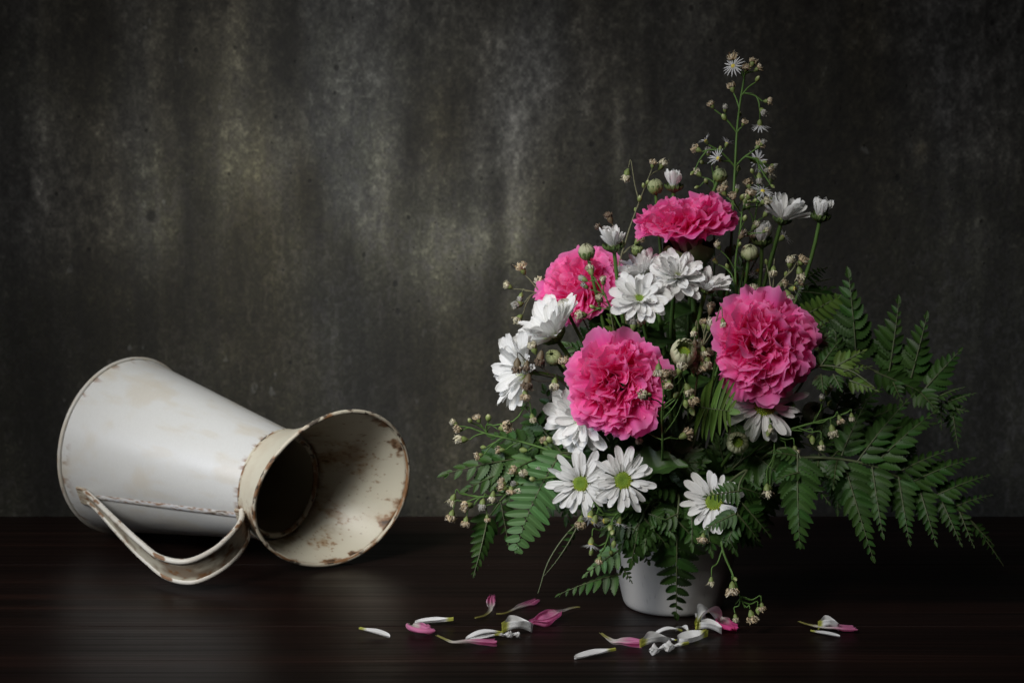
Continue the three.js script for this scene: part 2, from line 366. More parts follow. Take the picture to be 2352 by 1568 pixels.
  // rivet plates at the ends of the handle
  for (const [x, y] of [[0.0772, 0.023], [0.0502, 0.197]]) {
    const g = new RoundedBoxGeometry(0.003, 0.014, 0.018, 3, 0.0012); g.translate(x, y, 0);
    put('handle_lug', g, rimMat, handle);
  }
}
// ---------------------------------------------------------------- the pot and the foam that holds the stems
const POT = V(at(1548, 1300, -0.041).x, 0, -0.041);
{
  const glaze = tex(512, 256, (u, v) => { const a = u * 6.28318, n = fbm(Math.cos(a) * 3, v * 5, 4, Math.sin(a) * 3 + 5), s = sstep(0.46, 0.56, fbm(Math.cos(a) * 40, v * 60, 2, Math.sin(a) * 40)), k = 1 + 0.07 * n - 0.25 * s; return [0.415 * k, 0.41 * k, 0.395 * k]; });
  const m = new THREE.MeshPhysicalMaterial({ map: glaze, roughness: 0.34, clearcoat: 0.2, clearcoatRoughness: 0.3 });
  const root = thing('flower_pot', 'plain white ceramic pot holding the bouquet', 'flower pot', null, POT);
  const prof = [[0, 0.002], [0.034, 0.002], [0.0352, 0], [0.0366, 0.0002], [0.0388, 0.0014], [0.0403, 0.0038], [0.0413, 0.0072], [0.0455, 0.026], [0.0500, 0.046], [0.0545, 0.0655]];
  part(root, 'body', lathe([...prof, [0.0555, 0.0702], [0.0553, 0.0715], [0.0542, 0.0718], [0.0531, 0.0708], [0.0505, 0.06], [0.046, 0.04], [0.042, 0.02], [0, 0.018]], 96), m, M4().setPosition(POT));
  part(root, 'rim', new THREE.TorusGeometry(0.0549, 0.0013, 8, 96).rotateX(Math.PI / 2), m, M4().setPosition(POT.clone().add(V(0, 0.0712, 0))));
}
const FOAM_TOP = 0.086;
{
  const g = grid(14, 40, (u, v) => {
    const a = v * 2 * Math.PI, n = 0.0016 * fbm(Math.cos(a) * 3, u * 4, 3, Math.sin(a) * 3);
    const prof = u < 0.45 ? [0.038 + 0.008 * u / 0.45, 0.022 + 0.044 * u / 0.45] : [0.046 * Math.cos((u - 0.45) / 0.55 * Math.PI / 2), 0.066 + (FOAM_TOP - 0.066) * Math.sin((u - 0.45) / 0.55 * Math.PI / 2)];
    return [(prof[0] + n) * Math.cos(a), prof[1] + n, (prof[0] + n) * Math.sin(a)];
  }, true);
  solid('floral_foam', g, new THREE.MeshStandardMaterial({ color: new THREE.Color().setRGB(0.02, 0.04, 0.018), roughness: 1 }), 'dark green foam block inside the white pot', 'floral foam').position.copy(POT);
}

// ---------------------------------------------------------------- plant materials
const phys = o => new THREE.MeshPhysicalMaterial({ side: THREE.DoubleSide, ...o });
const leafVein = tex(256, 128, (u, v) => { const a = Math.abs(u - 0.5) * 2, k = Math.abs(((v * 9 + a * 1.6) % 1) - 0.5) * 2; const h = 0.5 + 0.35 * k - 0.35 * sstep(0.14, 0.0, a); return [h, h, h]; }, { srgb: false });
const petalVein = tex(128, 64, (u, v) => { const h = 0.5 + 0.25 * Math.sin(u * 38) + 0.25 * fbm(u * 30, v * 2, 3, 4); return [h, h, h]; }, { srgb: false });
const MAT = {
  pink: phys({ vertexColors: true, roughness: 0.7, transmission: 0.5, thickness: 0, specularIntensity: 0.2, bumpMap: petalVein, bumpScale: 0.0002 }),
  white: phys({ vertexColors: true, roughness: 0.6, transmission: 0.28, thickness: 0, specularIntensity: 0.5, bumpMap: petalVein, bumpScale: 0.00022 }),
  disc: phys({ vertexColors: true, roughness: 0.75 }),
  cup: phys({ vertexColors: true, roughness: 0.6 }),
  stem: phys({ color: new THREE.Color().setRGB(0.075, 0.15, 0.032), roughness: 0.55, specularIntensity: 0.6 }),
  stemDry: phys({ color: new THREE.Color().setRGB(0.15, 0.15, 0.08), roughness: 0.7 }),
  stemBrown: phys({ color: new THREE.Color().setRGB(0.035, 0.028, 0.02), roughness: 0.8 }),
  dry: phys({ vertexColors: true, roughness: 0.85, transmission: 0.2, thickness: 0 }),
  fern: phys({ vertexColors: true, color: new THREE.Color().setRGB(0.042, 0.102, 0.02), roughness: 0.45, specularIntensity: 0.55, transmission: 0.22, thickness: 0, bumpMap: leafVein, bumpScale: 0.0002 }),
  swordFern: phys({ vertexColors: true, color: new THREE.Color().setRGB(0.115, 0.2, 0.032), roughness: 0.5, specularIntensity: 0.6, transmission: 0.3, thickness: 0, bumpMap: leafVein, bumpScale: 0.0002 }),
  sageFern: phys({ vertexColors: true, color: new THREE.Color().setRGB(0.095, 0.2, 0.06), roughness: 0.5, specularIntensity: 0.6, transmission: 0.2, thickness: 0, bumpMap: leafVein, bumpScale: 0.0002 }),
  rachis: phys({ color: new THREE.Color().setRGB(0.075, 0.095, 0.04), roughness: 0.55 }),
};

// stems run from the foam to a head, leaving the head along -dir
let footTurn = 0;
function foot(head) {
  footTurn += 2.4;
  const d = V(head.x - POT.x, 0, head.z - POT.z), l = d.length(); d.multiplyScalar(Math.min(0.024, l * 0.3) / (l || 1));
  const w = 0.010;
  return V(POT.x + d.x + w * Math.cos(footTurn), 0.062, POT.z + d.z + w * Math.sin(footTurn));
}
function stemPoints(base, head, dir, sag = 0.35) {
  const L = head.distanceTo(base), c = new THREE.CubicBezierCurve3(base, base.clone().add(V((head.x - base.x) * 0.25, L * 0.42, (head.z - base.z) * 0.25)), head.clone().addScaledVector(dir, -L * sag), head);
  return c.getPoints(14);
}

// ---------------------------------------------------------------- carnations
const PINK = [0.97, 0.1, 0.46], PINKPALE = [0.97, 0.36, 0.66], PINKDEEP = [0.97, 0.035, 0.36], CLAW = [0.62, 0.62, 0.36];
function carnationPetal(L, phi, th0, th1, ruffle, seed, palette) {
  const r = rng(seed), p = [r() * 6.28, r() * 6.28, r() * 6.28, r() * 6.28], k1 = 3.6 + 2.4 * r(), k2 = 8 + 4 * r(), cup = (r() - 0.4) * 0.006, lean = (r() - 0.5) * 0.5, teeth = 11 + Math.floor(r() * 4);
  const NU = 13, NV = 42, cen = [[0, 0, th0]];
  for (let i = 1; i <= 40; i++) { const u = (i - 0.5) / 40, th = th0 + (th1 - th0) * sstep(0.12, 0.85, u), q = cen[i - 1]; cen.push([q[0] + Math.sin(th) / 40, q[1] + Math.cos(th) / 40, th]); }
  const C = s => { const t = clamp(s, 0, 1) * 40, i = Math.min(39, Math.floor(t)), f = t - i; return [lerp(cen[i][0], cen[i + 1][0], f), lerp(cen[i][1], cen[i + 1][1], f), lerp(cen[i][2], cen[i + 1][2], f)]; };
  return grid(NU, NV, (u0, v0) => {
    const u = Math.pow(u0, 0.8), v = v0 * 2 - 1;
    const saw = Math.abs(((v0 * teeth + p[0]) % 1 + 1) % 1 - 0.5) * 2;
    const edge = 1 - 0.13 * v * v - 0.085 * saw * (0.55 + 0.45 * Math.sin(v * 9 + p[2])) + 0.06 * Math.sin(v * 5 + p[1]);
    const rho = u * (1 + (edge - 1) * Math.pow(u, 3)), an = v * phi * sstep(0.05, 0.5, u) * (0.9 + 0.1 * u);
    const along = rho * Math.cos(an), across = rho * Math.sin(an) * L + 0.0016 * v * (1 - u);
    const c = C(along), up = Math.pow(u, 1.9);
    let d = ruffle * up * (0.62 * Math.sin(k1 * v + p[1] + 1.3 * u) + 0.46 * Math.sin(k2 * v + p[2] - 1.1 * u) * u + 0.2 * Math.sin(18 * v + p[3]) * Math.pow(u, 4));
    d += cup * v * v * up + lean * 0.006 * v * up;
    const nx = -Math.cos(c[2]), ny = Math.sin(c[2]);
    const pale = sstep(0.72, 0.98, u) * 0.4 + sstep(0.95, 1, u) * 0.25 + 0.1 * Math.sin(v * 31 + p[3]) * u * u, deep = sstep(0.75, 0.35, u);
    let col = PINK.map((x, i) => lerp(x, PINKPALE[i], clamp(pale + palette)));
    col = col.map((x, i) => lerp(x, PINKDEEP[i], deep * 0.75)); const cl = sstep(0.3, 0.1, u); col = col.map((x, i) => lerp(x, CLAW[i], cl));
    return [c[0] * L + nx * d, c[1] * L + ny * d, across + ruffle * 0.35 * up * Math.sin(7 * v + p[0]), ...col];
  });
}
function carnation(label, px, py, z, dirV, size, seed, { open = 1, extra = [], cupScale = 1, heart = 1, pale = 0, loose = 0 } = {}) {
  rnd = rng(seed);
  const dir = V(...dirV).normalize(), s = size * unit / 0.0605;
  const centre = at(px, py, z), mouth = centre.clone().addScaledVector(dir, -0.014 * s), base = foot(mouth);
  const calyxLen = 0.024 * s * cupScale, under = mouth.clone().addScaledVector(dir, -calyxLen);
  const root = thing('carnation', label, 'carnation', 'pink carnations in the bouquet', base);
  part(root, 'stem', stalk(stemPoints(base, under, dir), t => lerp(0.0028, 0.0024, t), 18, 8), MAT.stem);
  const k = cupScale * s;
  const calyx = grid(12, 20, (u, v) => {
    const a = v * 2 * Math.PI, lobe = 0.5 + 0.5 * Math.cos(5 * a), r = (0.0032 + 0.0062 * sstep(0, 0.35, u) + 0.0035 * sstep(0.55, 1, u)) * k;
    const h = u * calyxLen * (1 + 0.16 * lobe * u * u);
    const t = sstep(0.7, 1, u); return [r * Math.cos(a), h, r * Math.sin(a), lerp(0.05, 0.11, t), lerp(0.085, 0.13, t), lerp(0.02, 0.045, t)];
  }, true);
  part(root, 'calyx', calyx, MAT.cup, aim(dir, under, 0));
  const layers = [
    [10, 0.036, 0.7, 0.4, 1.8, 0.0034, 0.004], [10, 0.0345, 0.7, 0.35, 1.5, 0.0042, 0.004], [10, 0.0335, 0.7, 0.3, 1.18, 0.005, 0.004],
    [10, 0.0325, 0.66, 0.15, 0.9, 0.0056, 0.004], [10, 0.0318, 0.62, 0.1, 0.6, 0.006, 0.0055], [9, 0.031, 0.58, 0.0, 0.34, 0.006, 0.007], [7, 0.0295, 0.55, -0.1, 0.0, 0.005, 0.005],
  ];
  let n = 0;
  layers.forEach(([count, L, phi, t0, t1, ruf, off], li) => {
    for (let i = 0; i < count; i++) {
      if (loose && li > 1 && rnd() < loose) continue;
      const g = carnationPetal(L * s * rr(0.9, 1.06), phi * rr(0.8, 1.15), t0, t1 * open + rr(-0.16, 0.16), ruf * s * rr(0.75, 1.3), seed * 977 + n * 31 + 5, rr(-0.05, 0.14) + pale);
      const az = (i + 0.5 * (li % 2) + rr(-0.28, 0.28)) / count * 2 * Math.PI;
      const m = aim(dir, mouth, az);
      m.multiply(M4().makeTranslation(off * s * rr(0.6, 1.3) * (li < 3 ? cupScale * cupScale : 1), rr(-0.002, 0.0015) * s, rr(-1, 1) * off * s));
      m.multiply(M4().makeRotationY(li > 3 ? rr(-1.1, 1.1) * heart : rr(-0.25, 0.25)));
      m.multiply(M4().makeRotationX(rr(-0.16, 0.16)));
      part(root, 'petal', g, MAT.pink, m); n++;
    }
  });
  for (const [to, L, t1] of extra) {
    let az = 0, best = -9; for (let a = 0; a < 6.28; a += 0.05) { const d = V(1, 0, 0).transformDirection(aim(dir, mouth, a)).dot(V(...to).normalize()); if (d > best) { best = d; az = a; } }
    part(root, 'petal', carnationPetal(L * s, 0.42, 0.3, t1, 0.003 * s, seed * 7 + n++, 0.1), MAT.pink, aim(dir, mouth, az));
  }
  return root;
}

// ---------------------------------------------------------------- white daisy chrysanthemums
function rayPetal(seed, { w = 0.2, e0 = 0.5, e1 = 0.0, cup = 0.1, notch = 0.05, twist = 0 } = {}) {   // unit length; base at the origin, +X outward, +Y the flower's axis
  const r = rng(seed), bendy = (r() - 0.5) * 0.25, side = (r() - 0.5) * 0.14, ph = r() * 6;
  const cen = [[0, 0]]; for (let i = 1; i <= 20; i++) { const u = (i - 0.5) / 20, e = lerp(e0, e1 + bendy, u); cen.push([cen[i - 1][0] + Math.cos(e) / 20, cen[i - 1][1] + Math.sin(e) / 20]); }
  return grid(10, 8, (u, v0) => {
    const v = v0 * 2 - 1, i = u * 20, a = cen[Math.min(20, Math.floor(i))], b = cen[Math.min(20, Math.floor(i) + 1)], f = i - Math.floor(i);
    const e = lerp(e0, e1 + bendy, u), hw = w * (0.3 + 0.7 * sstep(0, 0.55, u)) * Math.sqrt(Math.max(0, 1 - Math.pow(Math.max(0, (u - 0.62) / 0.39), 2.4))) + 0.004;
    let x = lerp(a[0], b[0], f), y = lerp(a[1], b[1], f);
    if (u > 0.9) x -= notch * (u - 0.9) * 10 * (0.5 + 0.5 * Math.cos(v * 9 + ph)) * 0.4;
    const lift = 0.55 * cup * (v * v - 0.45) * (w / 0.2) * 0.8 * (0.6 + 0.4 * Math.sin(Math.PI * u)) + 0.012 * Math.cos(v * 9) * Math.sin(Math.PI * u), tw = twist * u * v * w;
    const g = sstep(0.2, 0.0, u);
    return [x - Math.sin(e) * (lift + tw), y + Math.cos(e) * (lift + tw), v * hw + side * u * u, lerp(0.86, 0.72, g), lerp(0.865, 0.78, g), lerp(0.85, 0.36, g)];
  });
}
const RAYS = {};
function rayGeo(key, i) { const k = key.join(',') + ':' + i; return RAYS[k] ??= rayPetal(i * 131 + key.length * 17 + Math.round(key[1] * 100), { w: key[0], e0: key[1], e1: key[2], cup: key[3], twist: (i % 3 - 1) * 0.25 }); }
const discGeo = (() => grid(6, 20, (u, v) => { const a = v * 2 * Math.PI, r = Math.sin(u * Math.PI / 2), d = 0.34 * Math.cos(u * Math.PI / 2) - 0.14 * Math.exp(-Math.pow(r / 0.4, 2)); return [r * Math.cos(a), d, r * Math.sin(a), 0.12, 0.2, 0.015]; }, true))();
function floretGeo(seed, gap) {
  const r = rng(seed), gs = [];
  for (let i = 0; i < 110; i++) {
    const q = Math.sqrt((i + 0.5) / 110), a = i * 2.39996, d = 0.34 * Math.cos(Math.asin(Math.min(1, q))) - 0.14 * Math.exp(-Math.pow(q / 0.4, 2)), h = 0.10 + 0.07 * q + 0.04 * r();
    const g = new THREE.ConeGeometry(0.062, h, 5, 1).translate(0, h * 0.35, 0).rotateX(0.5 * q * Math.sin(a)).rotateZ(-0.5 * q * Math.cos(a)).translate(q * Math.cos(a), d, q * Math.sin(a));
    const n = g.attributes.position.count, c = [], t = sstep(0.25, 0.95, q) * 0.8 + 0.2 * r(); for (let j = 0; j < n; j++) c.push(lerp(0.14, 0.5, t), lerp(0.27, 0.56, t), lerp(0.015, 0.04, t));
    g.setAttribute('color', new THREE.Float32BufferAttribute(c, 3)); gs.push(g);
  }
  return mergeGeometries(gs);
}
const florets = floretGeo(4);
function cupGeo(h, r, lobes, sharp, green = [0.07, 0.115, 0.03]) {
  return grid(10, lobes * 8, (u, v) => {
    const a = v * 2 * Math.PI, l = Math.pow(Math.abs(Math.cos(a * lobes / 2)), 0.7), top = 1 + sharp * (l - 0.5) * sstep(0.5, 1, u);
    const q = Math.sin(Math.min(1, u * 1.15) * Math.PI / 2), rad = r * (0.18 + 0.82 * q) * (1 + 0.05 * Math.cos(a * lobes) + 0.04 * Math.cos(a * lobes * 2 + u * 9)), k = 0.8 + 0.35 * l;
    return [rad * Math.cos(a), h * u * top, rad * Math.sin(a), green[0] * k, green[1] * k, green[2] * k];
  }, true);
}
const CUPS = { daisy: cupGeo(1, 1, 13, 0.45), bud: cupGeo(1, 1, 9, 0.5) };
// a lobed chrysanthemum leaf of unit length along +X, +Z its face
function lobedLeaf(seed) {
  const r = rng(seed), curl = 0.25 + 0.3 * r(), fold = 0.12 + 0.15 * r();
  return grid(22, 10, (u, v0) => {
    const v = v0 * 2 - 1, lobe = 0.55 + 0.45 * Math.abs(Math.sin(u * Math.PI * 3.3 + 0.5)), tooth = 0.93 + 0.07 * Math.sin(u * 70);
    const hw = 0.42 * Math.pow(Math.sin(Math.PI * Math.pow(clamp(u * 0.97 + 0.02), 0.62)), 0.8) * (0.35 + 0.65 * lobe) * tooth * sstep(0, 0.2, u) + 0.012;
    const k = 0.85 + 0.3 * sstep(0.12, 0, Math.abs(v));
    return [u + 0.14 * Math.abs(v) * lobe * (1 - u), v * hw, fold * Math.abs(v) * hw * 2 - curl * u * u + 0.02 * Math.sin(u * 20 + v * 3), k, k * 0.95, k * 1.05];
  });
}
const LEAVES = [1, 2, 3, 4].map(i => lobedLeaf(i * 13));
function stemLeaves(root, pts, n, size, mat = MAT.fern) {
  for (let i = 0; i < n; i++) {
    const t = clamp((i + rr(0.35, 0.8)) / n * 0.75 + 0.12), p = pts[Math.round(t * (pts.length - 1))], az = rr(0, 6.28);
    const out = V(Math.cos(az), rr(0.1, 0.7), Math.sin(az)).normalize(), nrm = V(rr(-0.3, 0.3), 1, rr(0.1, 0.6)).addScaledVector(out, -out.y).normalize(), y = V(0, 0, 0).crossVectors(nrm, out).normalize(), z = V(0, 0, 0).crossVectors(out, y);
    const s = size * rr(0.75, 1.2), m = basis(out, y, z, p); m.scale(V(s, s, s));
    part(root, 'leaf', LEAVES[Math.floor(rnd() * 4)], mat, m);
  }
}
// rings: [count, length, width, lift at base, lift at tip, cup]
const OPEN = [[13, 0.0235, 0.145, 0.22, -0.18, 0.08], [13, 0.02, 0.15, 0.42, 0.0, 0.1], [13, 0.0135, 0.17, 0.7, 0.15, 0.12]];
const DOUBLE = [[14, 0.0215, 0.2, 0.3, -0.05, 0.12], [13, 0.0205, 0.2, 0.55, 0.2, 0.14], [11, 0.018, 0.2, 0.85, 0.5, 0.16], [8, 0.014, 0.2, 1.1, 0.9, 0.2]];
const POMPON = [[14, 0.0215, 0.2, 0.15, -0.35, 0.12], [14, 0.021, 0.2, 0.45, 0.05, 0.14], [13, 0.02, 0.2, 0.75, 0.4, 0.16], [11, 0.018, 0.2, 1.0, 0.75, 0.2], [9, 0.0155, 0.2, 1.25, 1.1, 0.2]];
const VASE = [[11, 0.023, 0.17, 0.62, 0.42, 0.14], [11, 0.0225, 0.17, 0.95, 0.8, 0.16], [9, 0.02, 0.17, 1.15, 1.05, 0.18]];
const CUPPED = [[13, 0.024, 0.18, 0.75, 0.25, 0.16], [12, 0.0225, 0.18, 0.95, 0.55, 0.18], [10, 0.019, 0.18, 1.15, 0.85, 0.2]];
const HALF = [[10, 0.0195, 0.17, 1.0, 1.05, 0.2], [9, 0.018, 0.17, 1.2, 1.25, 0.22], [8, 0.016, 0.17, 1.35, 1.4, 0.22]];
const UPRIGHT = [[9, 0.0165, 0.2, 1.15, 1.42, 0.24], [9, 0.016, 0.2, 1.3, 1.58, 0.26], [7, 0.015, 0.2, 1.45, 1.65, 0.26]];
function daisy(name, label, px, py, z, dirV, size, rings, seed, { disc = 0.0066, leaves = 2, cream = 0, category = 'daisy', group = 'white daisy flowers in the bouquet', hide = [], droop = 0, stemR = 0.0017, cupK = 1 } = {}) {
  rnd = rng(seed);
  const dir = V(...dirV).normalize(), s = size * unit / 0.0465, head = at(px, py, z), under = head.clone().addScaledVector(dir, -0.0052 * s * cupK), base = foot(head);
  const root = thing(name, label, category, group, base), pts = stemPoints(base, under, dir);
  part(root, 'stem', stalk(pts, t => lerp(stemR * 1.1, stemR, t), 18, 7), MAT.stem);
  const cm = aim(dir, under, rr(0, 6)); cm.scale(V(0.0078 * s * cupK, 0.0062 * s * cupK, 0.0078 * s * cupK));
  part(root, 'calyx', CUPS.daisy, MAT.cup, cm);
  if (disc) {
    const dm = aim(dir, head.clone().addScaledVector(dir, 0.0002), rr(0, 6)); dm.scale(V(disc * s, disc * s, disc * s));
    const d = part(root, 'disc', discGeo, MAT.disc, dm);
    stuff(part(d, 'florets', florets, MAT.disc, dm));
  }
  const inner = (disc || 0.003) * s;
  rings.forEach(([n, L, w, e0, e1, cup], ri) => {
    for (let i = 0; i < n; i++) {
      const az = (i + 0.5 * (ri % 2) + rr(-0.34, 0.34)) / n * 2 * Math.PI;
      if (hide.some(h => h === ri * 100 + i)) continue;
      const m = aim(dir, head, az), l = L * s * rr(0.78, 1.12);
      m.multiply(M4().makeTranslation(inner * (0.85 - 0.12 * ri), -0.0006 * s + 0.0004 * ri * s, 0));
      m.multiply(M4().makeRotationZ(rr(-0.12, 0.12) - droop * rnd())); m.multiply(M4().makeRotationX(rr(-0.42, 0.42)));
      m.scale(V(l, l, l * rr(0.78, 1.15)));
      part(root, 'petal', rayGeo([w, e0, e1, cup], Math.floor(rnd() * 5)), MAT.white, m);
    }
  });
  if (leaves) stemLeaves(root, pts, leaves, 0.04);
  return root;
}
// a closed or barely open bud: petals wrapped over a ball
function wrapPetal(seed, n, openTop, tint) {
  const r = rng(seed), j = (r() - 0.5) * 0.2;
  return grid(9, 5, (u, v0) => {
    const v = v0 * 2 - 1, lat = lerp(-1.0, lerp(1.42, 0.72, openTop), u) + j * 0.35, w = 2.6 * Math.PI / n * Math.pow(Math.sin(Math.PI * clamp(0.12 + 0.865 * u)), 0.55) * 0.6;
    const rad = 1 + 0.07 * (1 - v * v) + 0.06 * u * (v0 - 0.5), lon = v * w + j * u, c = sstep(0.1, 0.75, u), cr = Math.cos(lat) + openTop * 0.10 * u;
    const e = 0.85 + 0.15 * (1 - Math.abs(v));
    return [rad * cr * Math.cos(lon), rad * Math.sin(lat) + 0.1 * openTop * u, rad * cr * Math.sin(lon), lerp(0.2, tint[0], c) * e, lerp(0.3, tint[1], c) * e, lerp(0.07, tint[2], c) * e];
  });
}
const WRAPS = {};
function bud(label, px, py, z, dirV, size, seed, { open = 0, tint = [0.68, 0.7, 0.5], cover = 0.55, n = 11, leaves = 1, stretch = 1.0 } = {}) {
  rnd = rng(seed);
  const dir = V(...dirV).normalize(), R = size * unit / 2, c = at(px, py, z), under = c.clone().addScaledVector(dir, -R * 0.98), base = foot(c);
  const root = thing('daisy_bud', label, 'flower bud', 'chrysanthemum buds in the bouquet', base), pts = stemPoints(base, under, dir);
  part(root, 'stem', stalk(pts, t => lerp(0.0016, 0.0013, t), 18, 7), MAT.stem);
  const cm = aim(dir, under, rr(0, 6)); cm.scale(V(R * 1.04, R * 1.35 * cover, R * 1.04)); part(root, 'calyx', CUPS.bud, MAT.cup, cm);
  for (let ring = 0; ring < 2; ring++) for (let i = 0; i < n; i++) {
    const k = `${n},${open},${tint},${i % 3}`; WRAPS[k] ??= wrapPetal(i * 7 + 3, n, open, tint);
    const m = aim(dir, c, (i + ring * 0.5 + rr(-0.12, 0.12)) / n * 6.283), q = R * (1 - ring * 0.16) * rr(0.95, 1.05); m.scale(V(q, q * stretch * rr(0.92, 1.1), q));
    part(root, 'petal', WRAPS[k], MAT.white, m);
  }
  if (open > 0.3) { const dm = aim(dir, c.clone().addScaledVector(dir, R * 0.05)); dm.scale(V(R * 0.55, R * 0.5, R * 0.55)); const d = part(root, 'disc', discGeo, MAT.disc, dm); stuff(part(d, 'florets', florets, MAT.disc, dm)); }
  if (leaves) stemLeaves(root, pts, leaves, 0.032);
  return root;
}
// ---------------------------------------------------------------- small aster sprays
function strand(pts, w0, w1, col) {          // a thin flat curved ribbon
  const c = new THREE.CatmullRomCurve3(pts), p = c.getPoints(5);
  return grid(5, 1, (u, v) => { const i = Math.round(u * 5), q = p[i], w = lerp(w0, w1, u) * (v - 0.5), t = p[Math.min(5, i + 1)].clone().sub(p[Math.max(0, i - 1)]), s = V(0, 0, 0).crossVectors(t, V(q.x + 0.01, 0.3, q.z)).normalize(); return [q.x + s.x * w, q.y + s.y * w, q.z + s.z * w, ...col]; });
}
function driedFluff(seed, spread, tone) {     // unit: a head about 1 high, crumpled dry florets
  const r = rng(seed), gs = [], j = k => (r() - 0.5) * k;
  for (let i = 0; i < 56; i++) {
    const a = r() * 6.28, q = Math.sqrt(r()), o = q * 0.24, w = 0.22 + spread * 0.5 * q, h = 0.3 + 0.42 * r(), b = a + j(1.6), e = (0.35 + 0.75 * r()) * w, h2 = h + j(0.5) - 0.12 * q;
    const stray = r() < 0.14 ? 1.5 : 1;
    const pts = [V(o * Math.cos(a), -0.04, o * Math.sin(a)), V((o + w * 0.7) * Math.cos(a), h * 0.55, (o + w * 0.7) * Math.sin(a)), V(w * stray * Math.cos(b) + j(0.2), h, w * stray * Math.sin(b) + j(0.2)), V(e * stray * Math.cos(b + j(1.2)) + j(0.25), h2, e * stray * Math.sin(b + j(1.2)) + j(0.25))];
    const k = 0.6 + 0.6 * r(), p = r() < 0.3 ? 0.6 : 0;
    gs.push(strand(pts, 0.13, 0.07, [lerp(tone[0], 0.7, p) * k, lerp(tone[1], 0.66, p) * k, lerp(tone[2], 0.56, p) * k]));
  }
  return mergeGeometries(gs);
}
const TAN = [0.6, 0.48, 0.3], BROWN = [0.22, 0.155, 0.1], STRAW = [0.7, 0.66, 0.46];
const FLUFF = { dry: [1, 2, 3, 4].map(i => driedFluff(i * 9, 0.62, TAN)), straw: [1, 2, 3].map(i => driedFluff(i * 5 + 2, 0.35, STRAW)), brown: [1, 2].map(i => driedFluff(i * 8 + 1, 0.4, BROWN)) };
const involucre = grid(6, 12, (u, v) => { const a = v * 6.28318, r = (0.07 + 0.24 * Math.sin(Math.min(1, u * 1.3) * 1.57)) * (1 + 0.1 * Math.cos(a * 6 + u * 6)), k = 0.8 + 0.4 * u; return [r * Math.cos(a), -0.6 + 0.66 * u, r * Math.sin(a), 0.15 * k, 0.2 * k, 0.055 * k]; }, true);
const involucreDry = grid(6, 12, (u, v) => { const a = v * 6.28318, r = (0.1 + 0.24 * Math.sin(Math.min(1, u * 1.3) * 1.57)) * (1 + 0.1 * Math.cos(a * 6 + u * 6)), k = 0.8 + 0.4 * u; return [r * Math.cos(a), -0.75 + 0.85 * u, r * Math.sin(a), 0.13 * k, 0.1 * k, 0.055 * k]; }, true);
const greenBud = grid(8, 12, (u, v) => { const a = v * 6.28318, r = 0.34 * Math.pow(Math.sin(Math.PI * clamp(0.04 + 0.93 * u)), 0.75) * (1 + 0.09 * Math.cos(a * 5 + u * 5)), t = sstep(0.62, 0.95, u); return [r * Math.cos(a), -0.6 + 1.05 * u, r * Math.sin(a), lerp(0.17, 0.42, t), lerp(0.23, 0.45, t), lerp(0.06, 0.22, t)]; }, true);
const whiteBudTop = driedFluff(77, 0.12, [0.72, 0.72, 0.66]);
function asterRays(seed, lift) {
  const gs = [], r = rng(seed);
  for (let i = 0; i < 17; i++) {
    const a = (i + 0.5 * r()) / 17 * 6.28318, L = 1.05 + 0.35 * r(), e = lift + 0.35 * (r() - 0.5);
    gs.push(grid(4, 2, (u, v) => { const w = 0.17 * Math.sin(Math.PI * clamp(0.1 + 0.85 * u)) * (v - 0.5), x = 0.18 + L * u * Math.cos(e), y = L * u * Math.sin(e) - 0.2 * u * u; return [x * Math.cos(a) - w * Math.sin(a), y + 0.12, x * Math.sin(a) + w * Math.cos(a), 0.8, 0.81, 0.82]; }));
  }
  return mergeGeometries(gs);
}
const ASTER = [asterRays(3, 0.25), asterRays(8, 0.6), asterRays(21, 0.1)];
const asterDisc = lathe([[0, 0.3], [0.14, 0.27], [0.26, 0.14], [0.28, 0.05]], 10, [0.6, 0.5, 0.08]);
const INVOL = { d: involucreDry };
function asterHead(root, p, dir, type, size) {
  const m = aim(dir, p, rr(0, 6.28), size);
  if (type === 'g') return part(root, 'flower_bud', greenBud, MAT.cup, m);
  const h = part(root, 'flower_head', type === 'k' ? involucreDry : involucre, MAT.cup, m);
  if (type === 'w') { stuff(part(h, 'ray_florets', ASTER[Math.floor(rnd() * 3)], MAT.white, m)); part(h, 'disc', asterDisc, MAT.disc, m); }
  else stuff(part(h, 'florets', type === 'b' ? whiteBudTop : type === 's' ? FLUFF.straw[Math.floor(rnd() * 3)] : type === 'k' ? FLUFF.brown[Math.floor(rnd() * 2)] : FLUFF.dry[Math.floor(rnd() * 4)], type === 'b' ? MAT.white : MAT.dry, m));
  return h;
}
